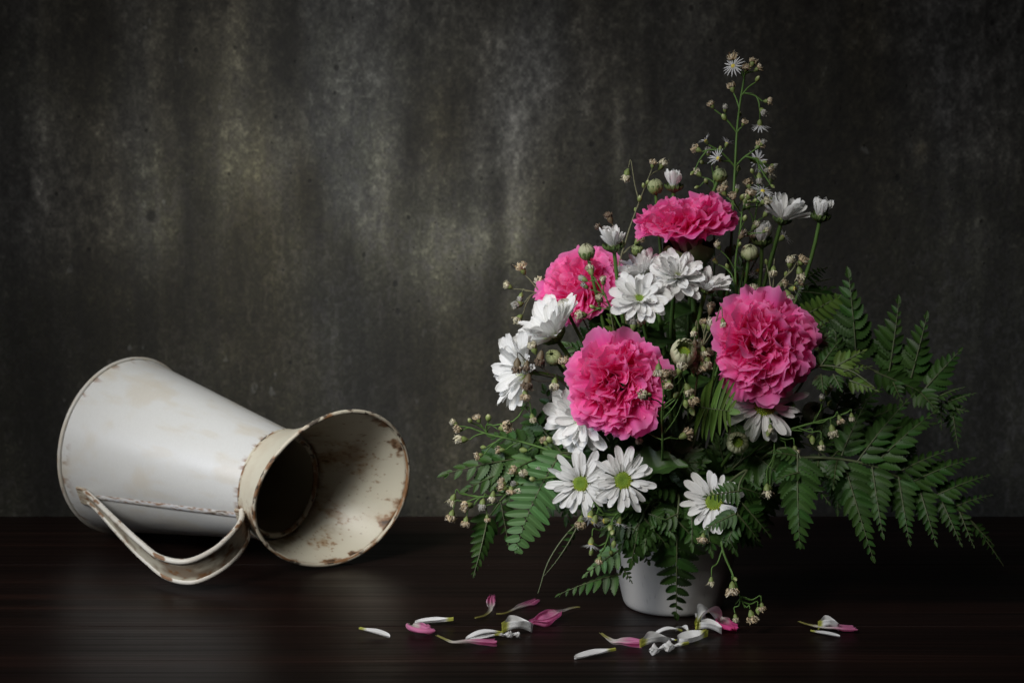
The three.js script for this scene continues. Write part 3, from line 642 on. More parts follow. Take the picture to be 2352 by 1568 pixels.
// main: [[px, py, z] ...] from the bouquet outwards; heads: [px, py, type, dz, droop]; types: d tan dried, s straw, k dark dried, w white open, b white bud, g green bud
function spray(label, main, heads, seed, { mat = MAT.stem, r = 0.00105, size = 0.0058, z = 0, rootAt = true } = {}) {
  rnd = rng(seed);
  const pts = main.map(([x, y, q]) => at(x, y, q)), base = rootAt ? foot(pts[0]) : pts[0];
  const root = thing('aster_spray', label, 'aster spray', 'thin aster sprays in the bouquet', base);
  const all = rootAt ? [base, base.clone().lerp(pts[0], 0.5).add(V(0, 0.012, 0)), ...pts] : pts;
  part(root, 'stem', stalk(all, t => lerp(r * 1.25, r * 0.6, t), 40, 6), mat);
  const curve = new THREE.CatmullRomCurve3(pts, false, 'centripetal'), C = curve.getPoints(60);
  const joins = []; for (let i = 0; i < 60; i++) joins.push([C[i], C[i + 1].clone().sub(C[i]).normalize()]);
  for (const [px, py, type, dz = rr(-0.012, 0.012), droop = 0] of heads) {
    const zr = pts.reduce((a, q) => { const d = Math.abs(at(px, py, q.z).y - q.y) + Math.abs(at(px, py, q.z).x - q.x); return d < a[0] ? [d, q.z] : a; }, [9, 0])[1];
    const h = at(px, py, zr + dz);
    let best = null;
    for (const [a, t] of joins) {
      const  d = h.clone().sub(a), l = d.length(), an = Math.acos(clamp(d.dot(t) / (l || 1), -1, 1)), cost = l + 0.022 * Math.abs(an - 0.6) + (an > 1.5 ? 0.02 : 0);
      if (!best || cost < best[0]) best = [cost, a, t, l];
    }
    const [, a, t, l] = best, sz = size * 1.15 * rr(0.72, 1.22) * (type === 'g' ? 0.8 : type === 'w' ? 1.05 : 1);
    let end = h.clone().sub(a).normalize().lerp(V(rr(-0.25, 0.25), droop ? -1 : 1, rr(-0.1, 0.4)), droop ? 0.8 : 0.25).normalize();
    const neck = h.clone().addScaledVector(end, -sz * 0.7);
    const mid = a.clone().lerp(neck, 0.5).addScaledVector(t, l * 0.06).add(V(rr(-1, 1), rr(0, 1), rr(-1, 1)).multiplyScalar(l * 0.03));
    const c2 = neck.clone().addScaledVector(end, -Math.min(l * 0.25, 0.01));
    if (l > 0.004) part(root, 'branch', stalk(droop ? [a, mid, c2, neck] : [a, mid, neck], q => lerp(r * 0.62, r * 0.42, q), 10, 5), mat);
    if (l > 0.012 && !droop) { const q = new THREE.CatmullRomCurve3([a, mid, neck]).getPoints(6); for (let i = 1; i < 5; i++) joins.push([q[i], q[i + 1].clone().sub(q[i]).normalize()]); }
    asterHead(root, h, end, type, sz);
    if (rnd() < 0.45 && l > 0.015) {                        // a bract where the branch leaves
      const d = mid.clone().sub(a).normalize().add(V(rr(-1, 1), rr(-0.2, 0.8), rr(-1, 1)).multiplyScalar(0.7)).normalize();
      part(root, 'bract', stalk([a, a.clone().addScaledVector(d, 0.004), a.clone().addScaledVector(d, 0.008).add(V(0, rr(-0.002, 0.002), 0))], q => 0.0005 * (1 - q) + 0.00006, 4, 4), mat);
    }
  }
  return root;
}

// ---------------------------------------------------------------- ferns
function leafletGeo(seed, style) {            // unit length along +X, unit width along Y
  const r = rng(seed), curl = 0.05 + 0.14 * r(), fold = 0.1 + 0.1 * r(), sweep = (r() - 0.3) * 0.2, tone = 0.8 + 0.5 * r(), warm = 0.85 + 0.5 * r() * r();
  return grid(style ? 10 : 22, 6, (u, v0) => {
    const v = v0 * 2 - 1;
    let hw;
    if (style) hw = 0.5 * Math.pow(Math.sin(Math.PI * Math.pow(clamp(0.09 + 0.905 * u), 0.8)), 0.42) * (1 - 0.12 * u);
    else { const saw = ((u * 7.2 + (v > 0 ? 0.3 : 0)) % 1); hw = 0.9 * Math.pow(u + 0.015, 0.5) * Math.pow(Math.max(0, 1.0 - u), 0.85) * (0.66 + 0.5 * saw) + 0.01; }
    const k = (0.8 + 0.25 * sstep(0.16, 0.0, Math.abs(v)) + 0.08 * (r() - 0.5)) * tone;
    return [u + 0.05 * Math.abs(v) * (style ? 0.3 : 1), v * hw + sweep * u * u, -curl * u * u + fold * Math.abs(v) * hw, k * warm, k, k];
  });
}
const LEAFLET = [0, 1].map(s => [1, 2, 3, 4, 5].map(i => leafletGeo(i * 11 + s, s)));
// one branch of leaflets from a to b
function leafBranch(root, a, b, hw, n, { mat = MAT.fern, normal = V(-0.1, 0.5, 0.86), bend = 0.08, style = 0, fold = 0.25, cut = 0, a0 = 0.98, a1 = 0.48, shape = 0.85, one = 0, name = 'leaf_branch', lenL = 1, lenR = 1, blade = 1, side = V(0, 0, 0) } = {}) {
  const d = b.clone().sub(a), L = d.length(), dn = d.clone().normalize(), N = normal.clone().normalize().addScaledVector(dn, -normal.clone().normalize().dot(dn)).normalize();
  const curve = new THREE.QuadraticBezierCurve3(a, a.clone().lerp(b, 0.5).addScaledVector(N, bend * L).add(side), b), rib = part(root, name, stalk(curve.getPoints(8), t => lerp(0.0008, 0.0002, t), 8, 5), MAT.rachis);
  n = style ? n : Math.max(4, Math.round(n * 0.92)); if (!style) hw *= 1.34;
  const step = L / n;
  for (let i = 0; i < n; i++) for (const s of [-1, 1]) {
    const t = clamp(cut + (1 - cut) * (i + 0.35 + (s > 0 ? 0.28 : 0)) / (n + 0.2)), p = curve.getPoint(t), T = curve.getTangent(t);
    const len = hw * (s > 0 ? lenR : lenL) * (style ? Math.pow(Math.sin(Math.PI * clamp(0.22 + 0.74 * t)), 0.75) : Math.pow(1 - t * 0.94, shape)) * rr(0.9, 1.1);
    if (len < 0.0012) continue;
    const S = V(0, 0, 0).crossVectors(N, T).normalize().multiplyScalar(s), al = lerp(a0, a1, t) + rr(-0.07, 0.07);
    const dir = T.clone().multiplyScalar(Math.cos(al)).addScaledVector(S, Math.sin(al)).addScaledVector(N, -fold * rr(0.5, 1.4)).normalize();
    const y = V(0, 0, 0).crossVectors(N, dir).normalize().addScaledVector(N, rr(-0.25, 0.25) + (s > 0 ? 0.12 : -0.12)).normalize(), z = V(0, 0, 0).crossVectors(dir, y).normalize();
    y.crossVectors(z, dir);
    const m = basis(dir, y, z, p), w = Math.min(step * (style ? 0.98 : 2.0) * blade, len * (style ? 0.8 : 0.64)); m.scale(V(len, w, len));
    part(rib, 'leaflet', LEAFLET[style][Math.floor(rnd() * 5)], mat, m);
  }
  const T = curve.getTangent(1), S = V(0, 0, 0).crossVectors(N, T).normalize(), e = hw * (style ? 0.3 : 0.3), m = basis(T, S, V(0, 0, 0).crossVectors(T, S), curve.getPoint(0.93)); m.scale(V(e, e * 0.6, e));
  part(rib, 'leaflet', LEAFLET[style][0], mat, m);
  return rib;
}
// a frond: rachis [[px, py, z] ...], branches [ax, ay, az, bx, by, bz, half width px, pairs, options]
function frond(label, rachis, branches, seed, { mat = MAT.fern, r = 0.0011, rootAt = true, group = 'fern fronds in the bouquet', kind = 'fern_frond', opts = {} } = {}) {
  rnd = rng(seed);
  const pts = rachis.map(([x, y, z]) => at(x, y, z)), base = rootAt ? foot(pts[0]) : pts[0];
  const root = thing(kind, label, 'fern', group, base);
  part(root, 'rachis', stalk(rootAt ? [base, base.clone().lerp(pts[0], 0.5).add(V(0, 0.01, 0)), ...pts] : pts, t => lerp(r * 1.2, r * 0.4, t), 30, 6), MAT.rachis);
  for (const [ax, ay, az, bx, by, bz, hw, n, o] of branches) leafBranch(root, at(ax, ay, az), at(bx, by, bz), hw * unit, n, { mat, ...opts, ...o });
  return root;
}
// ---------------------------------------------------------------- the bouquet
carnation('round pink carnation beside the dried aster clusters, above the pair of open daisies', 1418, 882, 0.055, [-0.08, 0.16, 0.97], 232, 11, { pale: 0.02, loose: 0.12 });
carnation('ruffled pink carnation resting against the fern, with a shaded daisy under it', 1752, 795, 0.04, [0.06, 0.16, 0.97], 246, 23, { heart: 1.4, pale: 0.05, loose: 0.1 });
carnation('pink carnation opening upward on a thick green calyx', 1580, 518, -0.025, [-0.1, 0.985, 0.12], 226, 37, { cupScale: 1.3, open: 0.95 });
carnation('pale pink carnation tilted toward the pitcher with one petal hanging loose', 1335, 662, -0.06, [-0.42, 0.62, 0.66], 214, 41, { extra: [[-0.25, -1, 0.3], [-0.5, -0.8, 0.2]].map((d, i) => [d, 0.046 - 0.008 * i, 1.9]), pale: 0.12, loose: 0.42 });

const WD = 'white_daisy';
daisy(WD, 'white double daisy with a small bright green eye below another white daisy', 1470, 686, 0.03, [-0.12, 0.5, 0.85], 132, DOUBLE, 101, { disc: 0.0045 });
daisy(WD, 'full white double daisy seen from the side under the upward carnation', 1556, 636, 0.008, [0.06, 0.72, 0.68], 146, POMPON, 102, { disc: 0, droop: 0.2 });
daisy(WD, 'white daisy half hidden behind the full double daisy', 1478, 628, -0.02, [-0.42, 0.86, 0.28], 122, CUPPED, 103, { disc: 0.004 });
daisy(WD, 'half open cream daisy with pale green heart beside the full double daisy', 1622, 664, 0.01, [0.2, 0.93, 0.3], 108, CUPPED, 104, { disc: 0.0042, cream: 1 });
daisy(WD, 'white daisy in profile with its green calyx turned to the pink petals', 1272, 770, 0.0, [-0.56, 0.80, 0.22], 178, CUPPED, 105, { disc: 0.0055 });
daisy(WD, 'white daisy facing the pitcher, partly covered by dark dried aster heads', 1204, 854, 0.012, [-0.9, 0.12, 0.4], 168, CUPPED, 106, { disc: 0.005, droop: 0.3 });
daisy(WD, 'white daisy squeezed behind the round carnation', 1333, 962, 0.028, [-0.62, -0.05, 0.78], 172, DOUBLE, 107, { disc: 0.004 });
daisy(WD, 'open white daisy with yellow green centre, its petals touching a neighbouring daisy', 1334, 1110, 0.052, [-0.22, 0.04, 0.97], 130, OPEN, 108, { disc: 0.0068 });
daisy(WD, 'open white daisy with the largest round green centre', 1431, 1103, 0.062, [0.06, 0.12, 0.98], 120, OPEN, 109, { disc: 0.0082 });
daisy(WD, 'white daisy crossed by dark fern leaflets just above the pot', 1640, 1152, 0.045, [-0.2, 0.1, 0.97], 118, OPEN, 110, { disc: 0.0082 });
daisy(WD, 'shaded white daisy with a dark centre tucked under the ruffled carnation', 1757, 930, 0.034, [0.0, -0.05, 1], 148, OPEN, 111, { disc: 0.0085 });
daisy(WD, 'white daisy in profile on a straight stem next to a lone bud', 1797, 503, -0.035, [0.22, 0.96, 0.16], 132, VASE, 112, { disc: 0.004, leaves: 1 });

const HB = { category: 'flower bud', group: 'half open white buds in the bouquet', disc: 0, leaves: 1, stemR: 0.0015, cupK: 1.15 };
daisy('opening_bud', 'half open white bud standing alone on a long slanting stem', 1885, 496, -0.03, [0.12, 0.98, 0.12], 122, UPRIGHT, 201, HB);
daisy('opening_bud', 'half open white bud behind the top of the upward carnation', 1548, 428, -0.05, [0.03, 0.99, 0.1], 114, UPRIGHT, 202, HB);
daisy('opening_bud', 'half open white bud with spread outer petals above the double daisies', 1410, 564, -0.01, [-0.1, 0.98, 0.16], 116, HALF, 203, { ...HB, cupK: 1.3 });
daisy('opening_bud', 'half open creamy bud under the profile daisy on the straight stem', 1750, 552, -0.04, [-0.06, 0.97, 0.2], 126, UPRIGHT, 204, HB);

bud('closed green bud beside the half open bud at the top of the carnation', 1505, 429, -0.05, [-0.1, 0.98, 0.1], 34, 301, { cover: 0.8, tint: [0.5, 0.55, 0.3] });
bud('closed bud with creamy tip in front of the pale tilted carnation', 1348, 579, -0.03, [-0.22, 0.95, 0.2], 37, 302, { cover: 0.75, tint: [0.62, 0.63, 0.42] });
bud('closed green bud at the foot of the tall aster spray', 1654, 403, -0.05, [0.35, 0.9, 0.2], 32, 303, { cover: 0.85, tint: [0.45, 0.52, 0.28] });
bud('round cream bud with green star tip among the upright stems', 1722, 580, -0.005, [0.02, 0.86, 0.5], 38, 304, { open: 0.12, tint: [0.62, 0.66, 0.4] });
bud('tight green and white bud between the profile daisy and the round carnation', 1272, 821, 0.015, [-0.35, 0.6, 0.7], 36, 305, { open: 0.15, tint: [0.6, 0.68, 0.34] });
bud('cream bud with open green heart between the two largest carnations', 1570, 811, 0.045, [0.02, 0.62, 0.78], 56, 306, { open: 0.72, tint: [0.72, 0.74, 0.5], n: 12, stretch: 1.15 });
bud('cream ring shaped bud with dark green hollow above the shaded ferns', 1694, 1017, 0.04, [-0.04, 0.35, 0.93], 46, 307, { open: 0.6, tint: [0.66, 0.7, 0.44], n: 14 });
bud('dim white bud in shadow beside the daisy under the carnation', 1868, 946, 0.0, [0.1, 0.55, 0.8], 46, 308, { open: 0.3, tint: [0.62, 0.63, 0.5] });
bud('white bud peeping out behind the profile daisy at the pale carnation', 1298, 705, -0.012, [-0.42, 0.86, 0.2], 38, 309, { cover: 0.7, tint: [0.72, 0.7, 0.6] });
bud('small green bud between the pale carnation and the upward carnation', 1464, 574, -0.06, [0, 0.97, 0.2], 28, 310, { cover: 0.85, tint: [0.4, 0.5, 0.22] });
bud('small dark green bud among upright stems under the creamy bud', 1677, 578, -0.05, [0.1, 0.95, 0.2], 24, 311, { cover: 0.9, tint: [0.3, 0.4, 0.18] });

// ------ aster sprays
spray('tall aster spray rising highest above all other flowers', [[1672, 660, -0.03], [1682, 520, -0.04], [1688, 400, -0.045], [1696, 270, -0.05], [1712, 165, -0.05]], [
  [1686, 136, 'd', 0.004], [1685, 152, 'w', 0.008], [1714, 158, 'd', 0.006], [1729, 145, 'd', -0.006], [1741, 158, 'd', 0.0], [1741, 180, 'g'], [1682, 202, 'd'], [1635, 242, 'd'], [1666, 250, 'b'], [1663, 268, 'g'], [1763, 232, 'd'], [1752, 255, 'b'], [1709, 283, 'd'], [1746, 284, 'w'],
  [1622, 324, 'w'], [1602, 343, 'd'], [1651, 364, 'w'], [1590, 398, 'g'], [1742, 336, 'd'], [1752, 329, 'b'], [1738, 368, 'w'], [1757, 372, 'g'], [1776, 380, 'b'], [1766, 388, 'd'], [1745, 408, 'b'], [1776, 428, 'g'], [1697, 386, 'g'], [1692, 436, 'b'], [1700, 262, 'g'],
], 501, { r: 0.0013, size: 0.0056 });
spray('tan and white aster spray crossing the edge of the upward carnation', [[1688, 700, 0.0], [1690, 600, 0.0], [1700, 530, 0.0], [1706, 480, -0.002]], [
  [1662, 440, 'd'], [1684, 452, 'd', 0.014], [1722, 448, 'd'], [1712, 458, 's'], [1706, 452, 'g'], [1735, 460, 'g'], [1748, 470, 'b'], [1757, 463, 's'], [1650, 565, 's'], [1712, 500, 'g'], [1734, 520, 's'], [1705, 540, 'k'], [1758, 530, 's'], [1670, 610, 'g'], [1642, 598, 'w'], [1700, 560, 'g'],
], 502, { r: 0.001, size: 0.0052 });
spray('faded olive aster spray leaning beside the closed green bud', [[1420, 640, -0.05], [1440, 545, -0.06], [1470, 460, -0.065], [1497, 390, -0.065]], [
  [1500, 378, 'd', 0.0], [1520, 380, 's', -0.004], [1440, 400, 's', -0.01, 1], [1488, 418, 'g'], [1478, 425, 'g'], [1470, 455, 'g'], [1400, 500, 'k'], [1460, 480, 'g'], [1466, 552, 'd'], [1376, 522, 'k']], 503, { mat: MAT.stemDry, r: 0.0008, size: 0.0058 });
spray('drooping pale aster buds reaching past the tilted carnation', [[1330, 720, -0.07], [1260, 690, -0.075], [1215, 640, -0.08]], [
  [1200, 618, 'd', 0], [1168, 657, 's', 0.002], [1196, 681, 'b', 0.004, 1], [1190, 699, 'b', 0.006], [1192, 731, 's', 0.008], [1238, 652, 's', -0.004]], 504, { mat: MAT.stemDry, r: 0.0008, size: 0.0062 });
spray('white tipped aster spray in front of the tilted carnation', [[1452, 800, 0.005], [1420, 740, 0.004], [1395, 690, 0.0], [1370, 645, -0.005]], [
  [1357, 622, 's'], [1341, 641, 'b'], [1344, 657, 'b', 0.004, 0], [1386, 646, 's'], [1379, 686, 's', 0.01], [1360, 704, 'g'], [1337, 723, 's', 0.012], [1455, 748, 'b'], [1471, 743, 'd']], 505, { r: 0.0009, size: 0.0058 });
spray('tan aster spray pointing at the pitcher above the dark leaves', [[1330, 1060, 0.02], [1240, 1027, 0.015], [1172, 1008, 0.01], [1125, 998, 0.008], [1080, 982, 0.005]], [
  [1044, 972, 's', 0], [1054, 986, 'd', 0.004], [1061, 1009, 's', 0.004], [1098, 963, 'd', 0.002], [1079, 965, 'g'], [1122, 958, 'g'], [1158, 982, 'd'], [1101, 1046, 'd'], [1150, 1033, 'd'], [1109, 1027, 'g'], [1223, 959, 's', 0.012, 1], [1252, 1015, 'd'], [1201, 1033, 'g'], [1262, 1009, 'g']], 506, { r: 0.0011, size: 0.0066 });
spray('mixed white and tan aster spray lying over the pale green sword fern', [[1320, 1095, 0.045], [1242, 1100, 0.04], [1160, 1134, 0.035], [1090, 1140, 0.03], [1062, 1132, 0.03]], [
  [1040, 1146, 's', 0, 1], [1037, 1183, 'd', 0.004, 1], [1074, 1160, 'd', 0.004], [1108, 1157, 'b', 0.006, 1], [1132, 1139, 's', 0.004, 1], [1070, 1197, 'd', 0.004, 1], [1119, 1189, 'd', 0.006, 1], [1156, 1120, 'd'], [1174, 1125, 'd', 0.006, 1], [1184, 1111, 'b'], [1182, 1083, 'd'], [1204, 1091, 's'], [1240, 1083, 'b'], [1198, 1124, 's', 0.006], [1206, 1139, 'g'], [1155, 1108, 'd'], [1222, 1100, 'g']], 507, { r: 0.001, size: 0.0056 });
spray('fresh green aster spray with white stars hanging in front of the pot', [[1450, 1168, 0.05], [1412, 1185, 0.058], [1398, 1232, 0.06], [1386, 1264, 0.06]], [
  [1356, 1185, 'w', 0.008, 1], [1365, 1197, 'w', 0.01, 1], [1422, 1198, 'w', -0.004, 1], [1390, 1196, 'w', -0.012], [1358, 1247, 'w', 0.008, 1], [1407, 1223, 'g'], [1410, 1251, 'g', 0, 1], [1358, 1269, 'g', 0, 1], [1404, 1270, 'g'], [1377, 1285, 'd', 0.006, 1], [1334, 1197, 'd', -0.006, 1], [1402, 1213, 'g']], 508, { r: 0.0011, size: 0.0062 });
spray('dried aster spray dangling down to the table beside the pot', [[1650, 1215, 0.035], [1662, 1268, 0.045], [1686, 1325, 0.048], [1702, 1372, 0.046], [1712, 1395, 0.044]], [
  [1634, 1334, 's', 0.004, 1], [1683, 1350, 'd', 0.006, 1], [1690, 1418, 's', 0.002, 1], [1727, 1414, 'd', 0.004, 1], [1751, 1392, 'd', 0.004, 1], [1742, 1404, 'g', 0.002, 1], [1615, 1234, 'd', 0.012, 1], [1690, 1330, 'g']], 509, { r: 0.0011, size: 0.0062 });
spray('dense brown cluster of dried asters between the two largest carnations', [[1590, 960, 0.01], [1600, 880, 0.022], [1610, 810, 0.03], [1625, 760, 0.03]], [
  [1595, 760, 's', 0.004, 1], [1617, 746, 'd'], [1634, 748, 's'], [1661, 740, 's', 0.02, 1], [1596, 792, 'k', 0.006, 1], [1603, 816, 'd', 0.008, 1], [1617, 806, 's', 0.008, 1], [1624, 829, 's', 0.008, 1], [1594, 832, 's', 0.008, 1], [1633, 708, 'k'], [1612, 838, 'd', 0.01, 1], [1608, 796, 'k'], [1628, 815, 'k'], [1600, 845, 'd', 0.01, 1]], 510, { mat: MAT.stemDry, r: 0.0009, size: 0.0066 });
spray('straw coloured aster spray with a tiny daisy above the ruffled carnation', [[1745, 720, 0.0], [1782, 662, 0.0], [1808, 632, 0.0], [1828, 612, 0.0]], [
  [1777, 621, 's', 0.004, 1], [1816, 603, 's', 0.002], [1841, 602, 'd', 0.0], [1838, 626, 's', 0.004, 1], [1799, 652, 'd', 0.002], [1834, 650, 'd', 0.0], [1811, 678, 's', 0.01, 1], [1824, 663, 'w', 0.004, 0], [1733, 667, 's', 0.006], [1760, 600, 'g'], [1806, 628, 'g']], 511, { mat: MAT.stemDry, r: 0.0009, size: 0.006 });
spray('curled straw aster spray hanging over the edge of the round carnation', [[1522, 1010, 0.06], [1520, 950, 0.068], [1524, 905, 0.075], [1518, 862, 0.08]], [
  [1480, 909, 's', 0.018], [1513, 848, 's', 0.004, 1], [1527, 860, 'd', 0.004], [1537, 880, 'd', 0.004, 1], [1530, 872, 'd', 0.0], [1563, 848, 's', 0.0], [1580, 893, 's', 0.0, 1], [1591, 914, 'd', 0.0, 1], [1576, 929, 'g', 0, 1], [1591, 946, 'g', 0, 1], [1554, 906, 'g'], [1573, 999, 'd', -0.006], [1469, 1007, 's', -0.01, 1], [1541, 866, 'k', -0.004], [1492, 906, 'g', 0.014]], 512, { r: 0.0009, size: 0.0064 });
spray('slender aster spray with green stalk lying over the right hand ferns by the shaded daisy', [[1780, 1000, 0.03], [1829, 982, 0.032], [1872, 970, 0.032], [1920, 957, 0.03], [1948, 946, 0.03]], [
  [1902, 897, 's', 0.0], [1888, 915, 'b', 0.004], [1907, 925, 'g'], [1930, 962, 'd', 0.004, 1], [1957, 957, 's', 0.002, 1], [1913, 988, 's', 0.004, 1], [1888, 1021, 's', 0.006, 1], [1867, 1012, 'g', 0.002, 1], [1827, 1033, 'd', 0.004, 1], [1806, 1038, 'g', 0.0, 1], [1770, 982, 's', 0.012, 1], [1765, 996, 'g', 0.01, 1], [1762, 1125, 's', 0.006, 1], [1768, 1127, 'd', -0.002, 1], [1862, 1002, 'g']], 513, { r: 0.001, size: 0.006 });
spray('withered dark aster sprig curling over the daisy that faces the pitcher', [[1320, 920, 0.02], [1302, 888, 0.03], [1265, 859, 0.036], [1238, 840, 0.038]], [
  [1188, 840, 'k', 0.004, 1], [1209, 840, 'k', 0.004, 1], [1211, 877, 'k', 0.004, 1], [1206, 905, 'd', 0.004, 1], [1241, 822, 'k', 0.0, 1], [1226, 800, 's', -0.004], [1274, 880, 's', 0.002, 1], [1296, 835, 'd']], 514, { mat: MAT.stemBrown, r: 0.0008, size: 0.0068 });
spray('few small white asters in the shade behind the creamy half open bud', [[1700, 700, -0.05], [1725, 620, -0.06], [1760, 560, -0.06]], [
  [1798, 545, 'w'], [1715, 630, 'w'], [1741, 622, 'w'], [1690, 640, 'k'], [1738, 585, 'g'], [1672, 588, 'g'], [1882, 805, 'w', 0.03]], 515, { mat: MAT.stem, r: 0.0009, size: 0.006 });

spray('fine green aster spray filling the space between the tall spray and the profile daisy', [[1700, 660, -0.04], [1722, 560, -0.045], [1738, 480, -0.05], [1745, 400, -0.05]], [
  [1760, 395, 'b'], [1728, 392, 'g'], [1772, 412, 's'], [1720, 425, 'd'], [1752, 440, 'w'], [1770, 455, 'g'], [1718, 470, 's'], [1760, 490, 'b'], [1700, 505, 'g'], [1728, 545, 's'], [1768, 535, 'g'], [1716, 590, 'd'], [1688, 565, 'g']], 516, { r: 0.0009, size: 0.0054 });
spray('fine aster spray of tiny buds rising behind the upward carnation', [[1640, 640, -0.07], [1640, 540, -0.075], [1642, 440, -0.075], [1634, 370, -0.075]], [
  [1628, 350, 'b'], [1612, 372, 'g'], [1648, 385, 'g'], [1604, 398, 's'], [1622, 415, 'g'], [1664, 425, 's'], [1600, 430, 'g'], [1670, 330, 'w'], [1655, 340, 'g'], [1680, 470, 'g']], 517, { r: 0.0008, size: 0.005 });
// ------ ferns (z8 helper: offsets measured on an enlarged detail of the right-hand ferns)
const q8 = (x, y) => [1727.25 + 0.4686 * x, 597.2 + 0.4686 * y];
const br = (ax, ay, az, bx, by, bz, hw, n, o) => [...q8(ax, ay), az, ...q8(bx, by), bz, hw * 0.4686, n, o];
const UPF = { normal: V(-0.25, 0.3, 0.9), fold: 0.2, bend: 0.06 };
frond('upper fern frond with upright leaf branches beside the ruffled carnation', [[1850, 860, -0.02], [...q8(420, 480), -0.025], [...q8(600, 540), -0.03], [...q8(830, 630), -0.03], [...q8(960, 700), -0.03], [...q8(1010, 800), -0.03]], [
  br(515, 500, -0.028, 474, 60, -0.04, 158, 10, { lenL: 0.75, ...UPF, normal: V(0.05, 0.2, 1) }), br(672, 560, -0.03, 722, 192, -0.04, 128, 9, { lenL: 0.6, ...UPF, normal: V(0.1, 0.2, 1) }), br(775, 600, -0.03, 860, 268, -0.04, 118, 9, { ...UPF, lenL: 0.8, normal: V(0.05, 0.25, 1) }), br(850, 630, -0.03, 1028, 436, -0.035, 84, 8, { ...UPF, normal: V(-0.1, 0.4, 0.9) }),
  br(910, 670, -0.03, 1046, 622, -0.02, 40, 6, { ...UPF, normal: V(-0.2, 0.9, 0.35) }), br(950, 700, -0.03, 1098, 652, -0.02, 46, 6, { ...UPF, normal: V(-0.3, 0.8, 0.4) }), br(985, 745, -0.03, 1012, 918, -0.015, 48, 6, UPF), br(820, 640, -0.03, 915, 745, 0.0, 70, 6, { ...UPF, normal: V(-0.3, 0.5, 0.8) }),
  br(600, 545, -0.03, 820, 640, -0.025, 72, 6, { ...UPF, shape: 0.3, mat: MAT.fern }), br(690, 590, -0.03, 740, 700, 0.0, 50, 5, UPF), br(420, 480, -0.025, 410, 330, -0.035, 60, 5, UPF), br(960, 720, -0.03, 1060, 740, -0.02, 40, 5, UPF), br(930, 690, -0.03, 930, 830, -0.01, 44, 5, UPF),
], 601, { mat: MAT.fern });
frond('light green fern frond spreading right beside the ruffled carnation', [[1830, 900, 0.0], [...q8(330, 520), 0.04], [...q8(480, 540), 0.05], [...q8(600, 620), 0.06]], [
  br(330, 530, 0.04, 420, 405, 0.035, 66, 6, { mat: MAT.fern }), br(400, 530, 0.045, 556, 442, 0.05, 62, 7, { mat: MAT.swordFern }), br(450, 545, 0.048, 590, 520, 0.05, 34, 6, { mat: MAT.swordFern }), br(480, 590, 0.05, 620, 642, 0.065, 46, 6, { mat: MAT.swordFern }), br(340, 560, 0.04, 350, 640, 0.05, 50, 5), br(320, 420, 0.02, 398, 345, 0.025, 40, 5, { mat: MAT.sageFern }), br(300, 380, 0.02, 362, 290, 0.025, 36, 4, { mat: MAT.sageFern }), br(400, 560, 0.045, 440, 640, 0.055, 40, 5),
], 602, { mat: MAT.fern });
const LOW = { normal: V(-0.3, 0.62, 0.72), fold: 0.12, bend: 0.1 };
frond('large dark fern frond arching low over the table on the side away from the pitcher', [[1770, 1060, 0.01], [...q8(380, 970), 0.015], [...q8(600, 1010), 0.02], [...q8(770, 1090), 0.02], [...q8(960, 1190), 0.02], [...q8(1100, 1300), 0.02], [...q8(1225, 1480), 0.015]], [
  br(440, 960, 0.015, 560, 700, 0.0, 80, 8, LOW), br(520, 985, 0.018, 802, 648, 0.0, 88, 11, LOW), br(600, 1005, 0.02, 912, 732, 0.005, 98, 11, LOW), br(700, 1050, 0.02, 985, 925, 0.01, 74, 9, LOW), br(780, 1090, 0.02, 1098, 968, 0.01, 80, 11, LOW), br(900, 1155, 0.02, 1168, 1052, 0.012, 66, 10, LOW), br(990, 1210, 0.02, 1184, 1150, 0.012, 46, 8, LOW),
  br(450, 985, 0.016, 602, 1484, 0.045, 104, 13, { ...LOW, bend: 0.14 }), br(590, 1010, 0.02, 646, 1364, 0.045, 84, 11, LOW), br(720, 1060, 0.02, 777, 1396, 0.04, 78, 11, LOW), br(820, 1110, 0.02, 908, 1402, 0.04, 70, 10, LOW), br(930, 1175, 0.02, 1032, 1404, 0.035, 54, 9, LOW), br(1020, 1235, 0.02, 1092, 1412, 0.03, 40, 7, LOW), br(1080, 1290, 0.02, 1190, 1400, 0.02, 36, 6, LOW), br(1110, 1320, 0.02, 1236, 1500, 0.015, 34, 7, LOW), br(420, 975, 0.015, 400, 1120, 0.04, 60, 6, LOW),
], 603, { mat: MAT.fern, r: 0.0013 });
frond('broad fern frond pointing straight down beside the shaded daisy', [[1790, 1030, 0.03], [...q8(220, 940), 0.04], [...q8(255, 1050), 0.046], [...q8(230, 1250), 0.05]], [
  br(225, 950, 0.042, 236, 1408, 0.056, 108, 12, { ...LOW, shape: 0.6, a0: 1.0 }), br(235, 1000, 0.044, 385, 1200, 0.05, 62, 7, LOW), br(220, 960, 0.042, 82, 945, 0.05, 46, 6, LOW), br(240, 1040, 0.046, 120, 1075, 0.056, 44, 5, LOW), br(240, 1020, 0.044, 410, 1080, 0.04, 50, 6, LOW),
], 604, { mat: MAT.fern });
